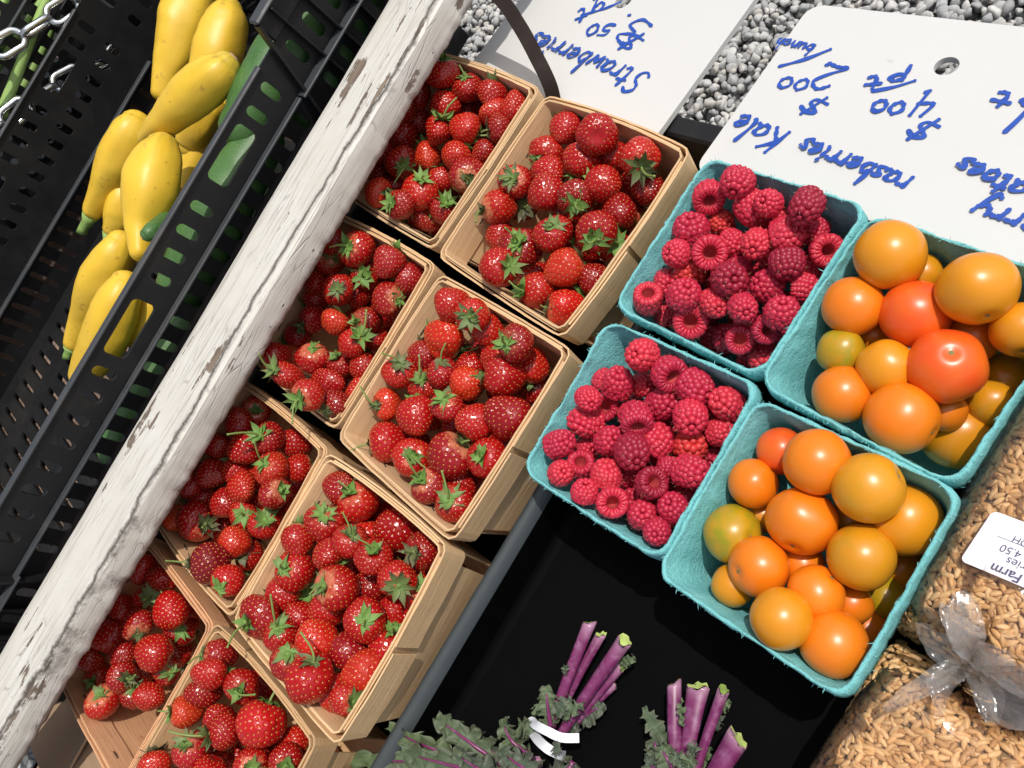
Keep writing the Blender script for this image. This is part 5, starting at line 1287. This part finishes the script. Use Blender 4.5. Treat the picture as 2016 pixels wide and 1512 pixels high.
TOM = {
 'T1': ((1260, 400), 2.667, [(1315,270,181,'a',N_),(1775,445,201,'a',(.3,.8)),(1115,540,158,'o',N_),(1445,582,178,'r',N_),(1055,782,124,'g',N_),(1293,868,152,'a',N_),(1607,855,198,'r',(.15,-.38)),(2000,665,150,'a',(.1,.85)),(1915,930,147,'u',N_),(1060,1007,152,'o',N_),(1370,1130,188,'b',(.75,.35)),(1702,1230,186,'a',(-.68,-.35)),
   (1480,365,105,'u',N_,1),(1740,700,145,'o',N_,1),(1225,690,110,'o',N_,1),(1840,1050,120,'u',N_,1),(1600,1090,110,'o',N_,1)]),
 'T2': ((1260, 800), 2.667, [(740,235,126,'r',(-.2,.9)),(930,290,174,'b',N_),(1200,425,184,'u',(.8,-.3)),(595,405,131,'b',(.8,-.5)),(1440,615,192,'a',(-.6,-.2)),(850,602,186,'b',(-.3,.82)),(488,670,154,'g',(.55,.1)),(1160,790,173,'u',N_),(623,842,161,'b',(-.85,.2)),(925,977,148,'b',(.62,-.58)),(1287,1000,120,'g',N_),(488,940,112,'a',N_),(740,1120,162,'a',N_),(1030,1262,176,'o',N_),
   (640,570,100,'a',N_,1),(850,830,120,'o',N_,1),(1110,1040,110,'o',N_,1),(1380,850,120,'a',N_,1),(1190,1170,120,'o',N_,1),(1110,600,115,'u',N_,1)]),
}
wallT = lambda z: 0.0525 + 0.0060 * min(z, 0) / 0.055
for key, ((ox, oy), zs, L) in TOM.items():
    ent = [(ox + e[0] / zs, oy + e[1] / zs, e[2] / zs) for e in L]; low = {i for i, e in enumerate(L) if len(e) > 5}
    pos, placed = settle(ent, PB[key], wallT, -0.0715, lambda e: -0.016 + 0.006 * e, 0.0098, low, 0.78, 1.0)
    words = place_words([p for p, _ in pos]); rs = random.Random(ord(key[1]) + 4)
    for i, (e, (p, r), wd) in enumerate(zip(L, pos, words)):
        toc = -(p - C0) / np.linalg.norm(p - C0)
        if e[4] is None: a = rs.uniform(0, 6.28); ax = (math.cos(a) * IMR + math.sin(a) * IMU) * .5 - toc
        else: mg = min(.97, math.hypot(*e[4])); ax = e[4][0] * IMR - e[4][1] * IMU + toc * math.sqrt(1 - mg * mg)
        vi = rs.randrange(4); o = obj('tomato', TM[vi]); o.location = p; o.rotation_mode = 'QUATERNION'; o.rotation_quaternion = axis_quat(ax, rs.uniform(0, 6.28))
        o.scale = (r, r, r); k = rs.uniform(.94, 1.05); c = TC[e[3]]; o.color = (c[0]*k, c[1]*k, c[2]*k, 0.15 if e[3] == 'g' else (0.75 if e[3] == 'u' else 0.97))
        tag(o, '%s%s tomato, %s of %s' % ('half-hidden ' if i in low else '', TN[e[3]], wd, PNAME[key]), 'tomato', 'tomatoes in the teal baskets')
        s = obj('stem_scar', SCM, o, (0, 0, [.95, .99, .92, 1.0][vi] - 0.098))
#PART4
# ================================================================== KALE
def blade(base, tip, side, width, frill, seed, rows=44, cols=15, arch=0.0, jag=0.32, freq=26, fan=False):
    """ruffled leaf sheet between two points; side = sideways direction"""
    base, tip = np.array(base), np.array(tip); rs = random.Random(seed); ax = tip - base; L = np.linalg.norm(ax); ax = ax / L
    side = np.array(side) - ax * np.dot(side, ax); side = side / np.linalg.norm(side); nr = np.cross(ax, side); V = []; E = []; p1, p2 = rs.uniform(0, 6), rs.uniform(0, 6)
    if nr[2] < 0: nr = -nr
    for i in range(rows + 1):
        u = i / rows; w_ = width * (math.sin(math.pi * min(1, 0.10 + u * 0.83)) ** 0.75)
        if fan: w_ = width * (0.22 + 1.0 * u)
        for j in range(cols + 1):
            q = -1 + 2 * j / cols; e = abs(q)
            ph = p1 if q < 0 else p2
            jg = 1 + jag * (nz(u * 9 + seed, q, seed * .7, 1.0, 3)) * e + jag * 0.45 * math.sin(u * 41 + ph) * e ** 3
            ruf = 0.8 * frill * e ** 1.6 * (math.sin(u * freq + ph + q * 1.2) + 0.55 * math.sin(u * freq * 2.3 + ph * 2) + 0.9 * nz(u * 6, q * 2, seed, 1.5, 3))
            lat = frill * 0.5 * e * math.cos(u * freq * 1.25 + ph)
            al = frill * 0.5 * e * math.sin(u * freq * 1.7 + ph * 1.3)
            if fan: ruf = frill * (0.3 + u) * (math.sin(q * 4.2 + p1 + u) + 0.35 * math.sin(q * 9 + p2 - u * 2)) + frill * 1.2 * nz(u * 2, q * 2, seed, 1.2, 2); lat = 0; al = u * 0.006 * nz(q * 3, 1, seed, 1.5, 3)
            V.append(base + ax * (u * L + al) + side * (q * w_ * jg + lat * (1 if q > 0 else -1)) + nr * (ruf + arch * math.sin(math.pi * u) + width * 0.25 * e * (1 - u)))
            E.append(e ** 2)
    F_ = []
    for i in range(rows):
        for j in range(cols): a = i * (cols + 1) + j; F_.append((a, a + 1, a + cols + 2, a + cols + 1))
    return V, F_, E
def kale_bunch(label, root_px, stalks, leaves, zc, tie=None):
    c = at_z(*root_px, -0.077); root = empty('kale_bunch', c); tag(root, label, 'kale', 'bunches of purple kale')
    for k, (p0, p1, r0, r1, zz, cut, flat) in enumerate(stalks):
        a, b = at_z(*p0, zz[0]), at_z(*p1, zz[1]); md = (a + b) / 2 + np.array([0, 0, 0.0015])
        P = crom([b, md, a], 12); n = len(P); ra, rb = [q / F * proj(a)[2] for q in (r0, r1)]
        R_ = [rb + (ra - rb) * (i / (n - 1)) ** 1.6 for i in range(n)]
        v, f = tube(P, R_, 14, True, flat); v = np.array(v)
        for i in range(n):
            for j in range(14):
                th = 2 * math.pi * j / 14; g = 1 + 0.07 * math.cos(3 * th + k) + 0.03 * math.cos(7 * th); v[i*14 + j] = P[i] + (v[i*14 + j] - P[i]) * g
        rs = random.Random(k); d = P[-1] - P[-2]; d = d / np.linalg.norm(d)
        for j in range(14): v[(n-1)*14 + j] += d * (rs.uniform(-.0012, .0016) + 0.0022 * math.cos(2 * math.pi * j / 14 + k))
        al = np.repeat(np.linspace(0, 1, n), 14)
        me = mesh('stalk', v - c, f, [MAT['kale_stalk']]); set_attr(me, 'along', al); o = obj('stalk', me, root)
        # cut face
        rim = v[(n-1)*14:(n)*14]; cc = rim.mean(0) + d * 0.0006
        V = [cc] + [cc + (q - cc) * 0.93 + d * 0.0005 for q in rim]
        obj('cut_end', mesh('cut_end', np.array(V) - c, [(0, 1 + j, 1 + (j+1) % 14) for j in range(14)], [MAT['kale_cut_green' if cut == 2 else 'kale_cut']]), o)
    for k, (p0, p1, w_, fr, z0, z1, ar) in enumerate(leaves):
        a, b = at_z(*p0, z0), at_z(*p1, z1); sd = np.cross(b - a, [0, 0, 1.0]); sd = sd + np.array([0, 0, 0.35 * math.sin(k * 2.1)]) * np.linalg.norm(sd)
        big = w_ > 19.5
        V, Fc, E = blade(a, b, sd, w_ / F * proj(a)[2], fr, k * 3 + len(label), arch=ar, rows=110 if big else 40, cols=19 if big else 11, freq=27 if big else 20)
        me = mesh('leaf', np.array(V) - c, Fc, [MAT['kale_leaf']]); set_attr(me, 'edge', E); o = obj('leaf', me, root)
        if big:
            P = [np.array(V[i * 20 + 10]) + np.array([0, 0, 0.0006]) for i in range(0, 96, 6)]
            v, f = tube(P, [0.0019 - 0.0015 * i / len(P) for i in range(len(P))], 7); me = mesh('midrib', np.array(v) - c, f, [MAT['kale_stalk']]); set_attr(me, 'along', [0.3] * len(v)); obj('midrib', me, o)
    if tie:
        for k, (pts, wd) in enumerate(tie):
            P = crom([at_z(x, y, z) for x, y, z in pts], 10); V = []; Fc = []; w_ = wd / F * 0.5
            for i, p in enumerate(P):
                t = P[min(i+1, len(P)-1)] - P[max(i-1, 0)]; t = t / np.linalg.norm(t); toc = (C0 - p) / np.linalg.norm(C0 - p); s = np.cross(t, toc); s /= np.linalg.norm(s)
                for q, h in ((-1, 0), (-.35, .0005), (-.15, .0001), (.15, .0001), (.35, .0005), (1, 0)): V.append(p + s * w_ * q + toc * h)
            for i in range(len(P) - 1):
                for j in range(5): a = i*6 + j; Fc.append((a, a+1, a+7, a+6))
            nb = len(V); V += [q - np.array([0, 0, 0.0007]) for q in V]
            Fc += [tuple(nb + x for x in reversed(f)) for f in Fc]
            obj('twist_tie', mesh('twist_tie', np.array(V) - c, Fc, [MAT['tie_white']]), root)
    return root
kale_bunch('purple-stemmed kale bunch bound with a white twist tie', (1075, 1470),
  [((1160, 1228), (1085, 1430), 13, 10, (-.050, -.056), 1, .9), ((1182, 1250), (1105, 1400), 11, 8, (-.062, -.062), 1, .7), ((1229, 1262), (1098, 1455), 16, 10, (-.048, -.052), 1, .9),
   ((1222, 1312), (1120, 1440), 11, 9, (-.062, -.062), 2, .8), ((1210, 1345), (1110, 1450), 11, 8, (-.068, -.066), 1, .8), ((1060, 1500), (1000, 1530), 12, 10, (-.058, -.058), 1, .9)],
  [((1040, 1510), (690, 1495), 27, .0040, -.060, -.052, .008), ((1010, 1510), (765, 1432), 25, .0042, -.058, -.048, .010), ((1000, 1515), (858, 1412), 25, .0042, -.052, -.040, .010), ((1010, 1510), (925, 1432), 21, .0038, -.056, -.048, .006), ((1045, 1485), (990, 1415), 25, .0036, -.050, -.044, .006),
   ((1050, 1545), (650, 1545), 34, .0048, -.056, -.048, .008), ((1050, 1540), (790, 1480), 31, .0048, -.050, -.040, .010), ((1060, 1545), (890, 1475), 29, .0046, -.046, -.036, .010), ((1090, 1555), (985, 1480), 27, .0044, -.044, -.036, .008), ((1100, 1500), (1150, 1560), 24, .004, -.054, -.056, .004), ((1130, 1500), (1090, 1580), 30, .0045, -.050, -.052, .004),
   ((1085, 1430), (1075, 1350), 20, .0026, -.052, -.044, .002), ((1095, 1410), (1125, 1372), 16, .0022, -.046, -.042, .002), ((1110, 1415), (1148, 1385), 14, .0022, -.044, -.042, .002), ((1130, 1420), (1190, 1385), 20, .002, -.066, -.062, .002), ((1060, 1440), (1020, 1425), 18, .003, -.056, -.052, .002), ((1070, 1400), (1052, 1388), 12, .002, -.052, -.048, .002), ((1120, 1440), (1135, 1420), 15, .0025, -.060, -.058, .002), ((1090, 1470), (1105, 1478), 12, .001, -.040, -.038, .001),
   ((1112, 1330), (1118, 1308), 6, .0012, -.046, -.044, .001), ((1225, 1310), (1250, 1292), 9, .0016, -.060, -.056, .001)],
  -.06, [([(1044, 1437, -.062), (1046, 1420, -.052), (1055, 1428, -.040), (1078, 1440, -.036), (1105, 1452, -.040), (1139, 1453, -.046)], 8.5), ([(1046, 1438, -.058), (1058, 1456, -.044), (1078, 1474, -.038), (1102, 1486, -.048), (1112, 1488, -.058)], 9)])
kale_bunch('purple-stemmed kale bunch with four thick cut stalks by the grain bag', (1350, 1540),
  [((1327, 1348), (1332, 1530), 14, 13, (-.052, -.056), 1, .9), ((1373, 1352), (1345, 1540), 24, 13, (-.056, -.056), 1, .45), ((1424, 1360), (1362, 1545), 12, 9, (-.050, -.054), 2, .9), ((1452, 1455), (1392, 1560), 24, 20, (-.046, -.050), 1, .8)],
  [((1318, 1466), (1266, 1393), 17, .0014, -.058, -.054, .002), ((1345, 1430), (1342, 1375), 8, .0016, -.044, -.042, .001), ((1420, 1400), (1436, 1375), 8, .0016, -.056, -.054, .001), ((1412, 1440), (1420, 1400), 7, .0018, -.062, -.060, .001),
   ((1310, 1490), (1285, 1450), 24, .003, -.056, -.050, .003), ((1330, 1520), (1300, 1470), 22, .003, -.048, -.044, .003), ((1350, 1520), (1325, 1478), 14, .0022, -.042, -.040, .001), ((1362, 1490), (1372, 1462), 12, .002, -.040, -.038, .001), ((1350, 1505), (1365, 1490), 14, .002, -.040, -.038, .001), ((1340, 1540), (1270, 1500), 30, .0035, -.052, -.048, .003), ((1380, 1520), (1400, 1470), 12, .0022, -.066, -.064, .001),
   ((1360, 1540), (1280, 1580), 40, .005, -.050, -.048, .004), ((1345, 1545), (1230, 1690), 34, .005, -.056, -.052, .006), ((1350, 1550), (1300, 1720), 34, .005, -.050, -.048, .006), ((1360, 1560), (1210, 1640), 30, .005, -.060, -.056, .006), ((1370, 1560), (1350, 1700), 32, .005, -.054, -.050, .006)], -.06)

# ================================================================== GRAIN BAGS
def gmesh():
    out = []
    for k in range(4):
        rs = np.random.RandomState(k); v = IV2 * np.array((1.0, 0.40 + .06 * rs.rand(), 0.36))
        v[:, 1] *= 1 - 0.30 * np.maximum(0, v[:, 0]) ** 2
        me = mesh('grain', v, IF2, [MAT['grain_hull']]); set_attr(me, 'tint', np.repeat([[.68, .43, .20, 1]], len(v), 0), 'FLOAT_COLOR'); out.append((v, me))
    return out
GM = gmesh()
def grain_bag(label, x0, x1, y0, y1, H, seed, skip=None):
    fl = -0.0775; cx, cy = (x0 + x1) / 2, (y0 + y1) / 2; hx, hy = (x1 - x0) / 2, (y1 - y0) / 2; rs = np.random.RandomState(seed)
    root = empty('grain_bag', (cx, cy, fl)); tag(root, label, 'grain bag', 'clear bags of grain'); c = np.array((cx, cy, fl))
    def zt(x, y, top=0.0):
        u, v = min(1, abs((x - cx) / hx)), min(1, abs((y - cy) / hy))
        return fl + (H + top) * (max(0, 1 - u ** 15) ** 0.5) * (max(0, 1 - v ** 15) ** 0.5) + 0.0022 * nz(x, y, seed, 32, 2) * (1 - u ** 4) * (1 - v ** 4)
    def field(top, n, grow, wr):
        V = []; Fc = []
        for j in range(n + 1):
            for i in range(n + 1):
                a, b = -1 + 2 * i / n, -1 + 2 * j / n
                # map the square to a rounded pillow outline
                m_ = 1 - 0.06 * (a * a) * (b * b); x, y = cx + hx * a * m_ * grow, cy + hy * b * m_ * grow
                ax, ay = cx + hx * a, cy + hy * b; u, v = abs(a), abs(b)
                z = fl + 0.0004 + (H + top) * (max(0, 1 - u ** 15) ** 0.5) * (max(0, 1 - v ** 15) ** 0.5) + 0.0022 * nz(ax, ay, seed, 32, 2) * (1 - u ** 4) * (1 - v ** 4)
                if wr:
                    k = abs(nz(ax + seed, ay * 0.6, 3.3, 24, 3)); z += (0.0026 * (1 - k * 2.4) ** 3 if k < 0.4 else 0) + 0.0007 * nz(ax, ay, 9, 90, 2)
                V.append((x, y, z))
        for j in range(n):
            for i in range(n): q = j * (n + 1) + i; Fc.append((q, q + 1, q + n + 2, q + n + 1))
        return np.array(V), Fc
    V, Fc = field(-0.0035, 40, 0.985, False); obj('grain_heap', mesh('grain_heap', V - c, Fc, [MAT['grain_bed']]), root)
    # grains lying on the heap
    cand = []
    tone = [(1, 1, 1), (1.14, 1.10, 1.05), (.86, .78, .68), (1.24, 1.26, 1.3), (.72, .60, .48), (1.05, .92, .75)]
    n = 0
    for lay in range(2):
        for x in np.arange(x0 + 0.002, x1, 0.00315):
            for y in np.arange(y0 + 0.002, y1, 0.00315):
                px, py, d = proj((x, y, -0.03))
                if not (1300 < px < 2500 and 750 < py < 2150): continue
                xx, yy = x + rs.normal() * 0.0010, y + rs.normal() * 0.0010
                z = zt(xx, yy, -0.0032 + lay * 0.0016)
                if z < fl + 0.002: continue
                e = 0.002; nx, ny = (zt(xx - e, yy) - zt(xx + e, yy)) / (2 * e), (zt(xx, yy - e) - zt(xx, yy + e)) / (2 * e)
                nn = Vector((nx, ny, 1)).normalized()
                q = nn.to_track_quat('Z', 'Y') @ Quaternion((0, 0, 1), rs.rand() * 6.28) @ Quaternion((0, 1, 0), rs.normal() * 0.16) @ Quaternion((1, 0, 0), rs.normal() * 0.35)
                s = rs.uniform(0.0028, 0.0036); vis = (px < 2016 and py < 1512 and px > 1590)
                cand.append((lay if vis else -1, -d, np.array((xx, yy, z)), q, s, rs.randint(4), rs.randint(6)))
    cand.sort(key=lambda t: (t[0], t[1]), reverse=True)
    for t in cand[:300]:
        o = obj('grain', GM[t[5]][1], root, t[2] - c); o.rotation_mode = 'QUATERNION'; o.rotation_quaternion = t[3]; o.scale = (t[4],) * 3; o.color = (*tone[t[6]], 1)
    Vs = []; Fs = []; Ts = []; b = 0
    for t in cand[300:]:
        v = GM[t[5]][0] @ np.array(t[3].to_matrix()).T * t[4] + (t[2] - c); Vs.append(v); Fs.append(IF2 + b); b += len(v)
        Ts.append(np.repeat([[.68 * tone[t[6]][0], .43 * tone[t[6]][1], .20 * tone[t[6]][2], 1]], len(v), 0))
    if Vs:
        me = mesh('loose_grain', np.concatenate(Vs), np.concatenate(Fs), [MAT['grain_hull']]); set_attr(me, 'tint', np.concatenate(Ts), 'FLOAT_COLOR')
        o = obj('loose_grain', me, root); o['kind'] = 'stuff'
    V, Fc = field(0.0022, 90, 1.02, True); obj('film', mesh('film', V - c, Fc, [MAT['clear_film']]), root)
    return root, c, zt
bag1, c1, zt1 = grain_bag('clear plastic bag of tan grain with a white printed label', -0.0960, 0.115, -0.0080, 0.185, 0.078, 3)
bag2, c2, zt2 = grain_bag('clear plastic bag of tan grain in the bottom right corner, no label', -0.0930, 0.110, -0.215, -0.0110, 0.071, 8)
# gathered neck of the lower bag
pet = [((1915, 1305), (1885, 1165), 34, .0022, -.022, -.004), ((1905, 1310), (1815, 1225), 30, .0022, -.022, -.006), ((1905, 1310), (1745, 1400), 26, .0020, -.022, -.008), ((1910, 1300), (1850, 1190), 30, .0022, -.020, .004),
       ((1910, 1310), (1995, 1300), 34, .0022, -.022, -.008), ((1905, 1315), (1950, 1420), 34, .0022, -.022, -.008), ((1910, 1310), (2075, 1440), 40, .0024, -.022, -.006), ((1900, 1310), (1845, 1400), 30, .0022, -.022, -.010), ((1915, 1305), (2040, 1370), 34, .0022, -.020, .0)]
for k, (p0, p1, w_, fr, z0, z1) in enumerate(pet):
    a, b = at_z(*p0, z0 + 0.019), at_z(*p1, z1 + 0.016); sd = np.cross(b - a, [0.1, 0.2, 1.0]); sd = sd + np.array([0, 0, 0.8 * math.sin(k * 1.7)]) * np.linalg.norm(sd)
    V, Fc, E = blade(a, b, sd, w_ / F * proj(a)[2], fr, k + 50, rows=26, cols=18, jag=0.06, freq=4, arch=0.005)
    obj('gathered_neck', mesh('gathered_neck', np.array(V) - c2, Fc, [MAT['bunched_film']]), bag2)
# label on the upper bag
LP = np.array(at_z(1957, 1090, 0.0015)); LN = np.array((-0.05, 0.0, 1.0)); LN /= np.linalg.norm(LN)
def lab_pt(px, py): return at_plane(px, py, LP, LN)
A, B = lab_pt(1957, 1008), lab_pt(1892, 1106); T = lab_pt(2016, 1030) - A; T /= np.linalg.norm(T); Ld = B - A; Lh = np.linalg.norm(Ld); Ld /= Lh
out2 = rrect(0, 0.075, -Lh, 0, 0.0025)
v, f = sheet([out2], 0.0003)
W = np.array([A + T * q[0] - Ld * q[1] + LN * (q[2] + 0.0030) for q in v]); lab_o = obj('label', mesh('label', W - c1, f, [MAT['paper_label']], smooth=False), bag1); lab_o['label'] = 'white rectangular sticker printed in dark letters'
def print_text(s, p0, size_px, bold=0.0, up=None):
    cu = bpy.data.curves.new('tmp', 'FONT'); cu.body = s; cu.size = 1.0; cu.offset = bold; o = bpy.data.objects.new('tmp', cu); col.objects.link(o)
    me = bpy.data.meshes.new_from_object(o.evaluated_get(bpy.context.evaluated_depsgraph_get())); bpy.data.objects.remove(o); bpy.data.curves.remove(cu)
    V = np.array([p.co[:] for p in me.vertices]); Fc = [tuple(p.vertices) for p in me.polygons]; bpy.data.meshes.remove(me)
    S = lab_pt(*p0); sz = size_px / F * proj(S)[2]; V[:, 0] -= V[:, 0].max()
    # right-aligned: the end of the word is at p0; text runs away along -T, letters stand toward the label's lower edge
    W = np.array([S - T * q[0] * sz + Ld * q[1] * sz + LN * 0.0033 for q in V])
    obj('lettering', mesh('lettering', W - c1, Fc, [MAT['print_ink']], smooth=False), lab_o)
Zl = lambda x, y: (1690 + x / 6.05, 990 + y / 6.05)
print_text('e Farm', Zl(1620, 735), 27, 0.02); print_text('rries', Zl(1800, 660), 24); print_text('4.50', Zl(1730, 510), 22); print_text('OH', Zl(1880, 415), 20)
a, b = lab_pt(*Zl(1670, 415)), lab_pt(*Zl(2300, 660)); d = b - a; d /= np.linalg.norm(d); s = np.cross(LN, d) * 0.00012
W = [a + s + LN * .0033, a - s + LN * .0033, b - s + LN * .0033, b + s + LN * .0033]
obj('printed_rule', mesh('printed_rule', np.array(W) - c1, [(0, 1, 2, 3)], [MAT['print_ink']], smooth=False), lab_o)
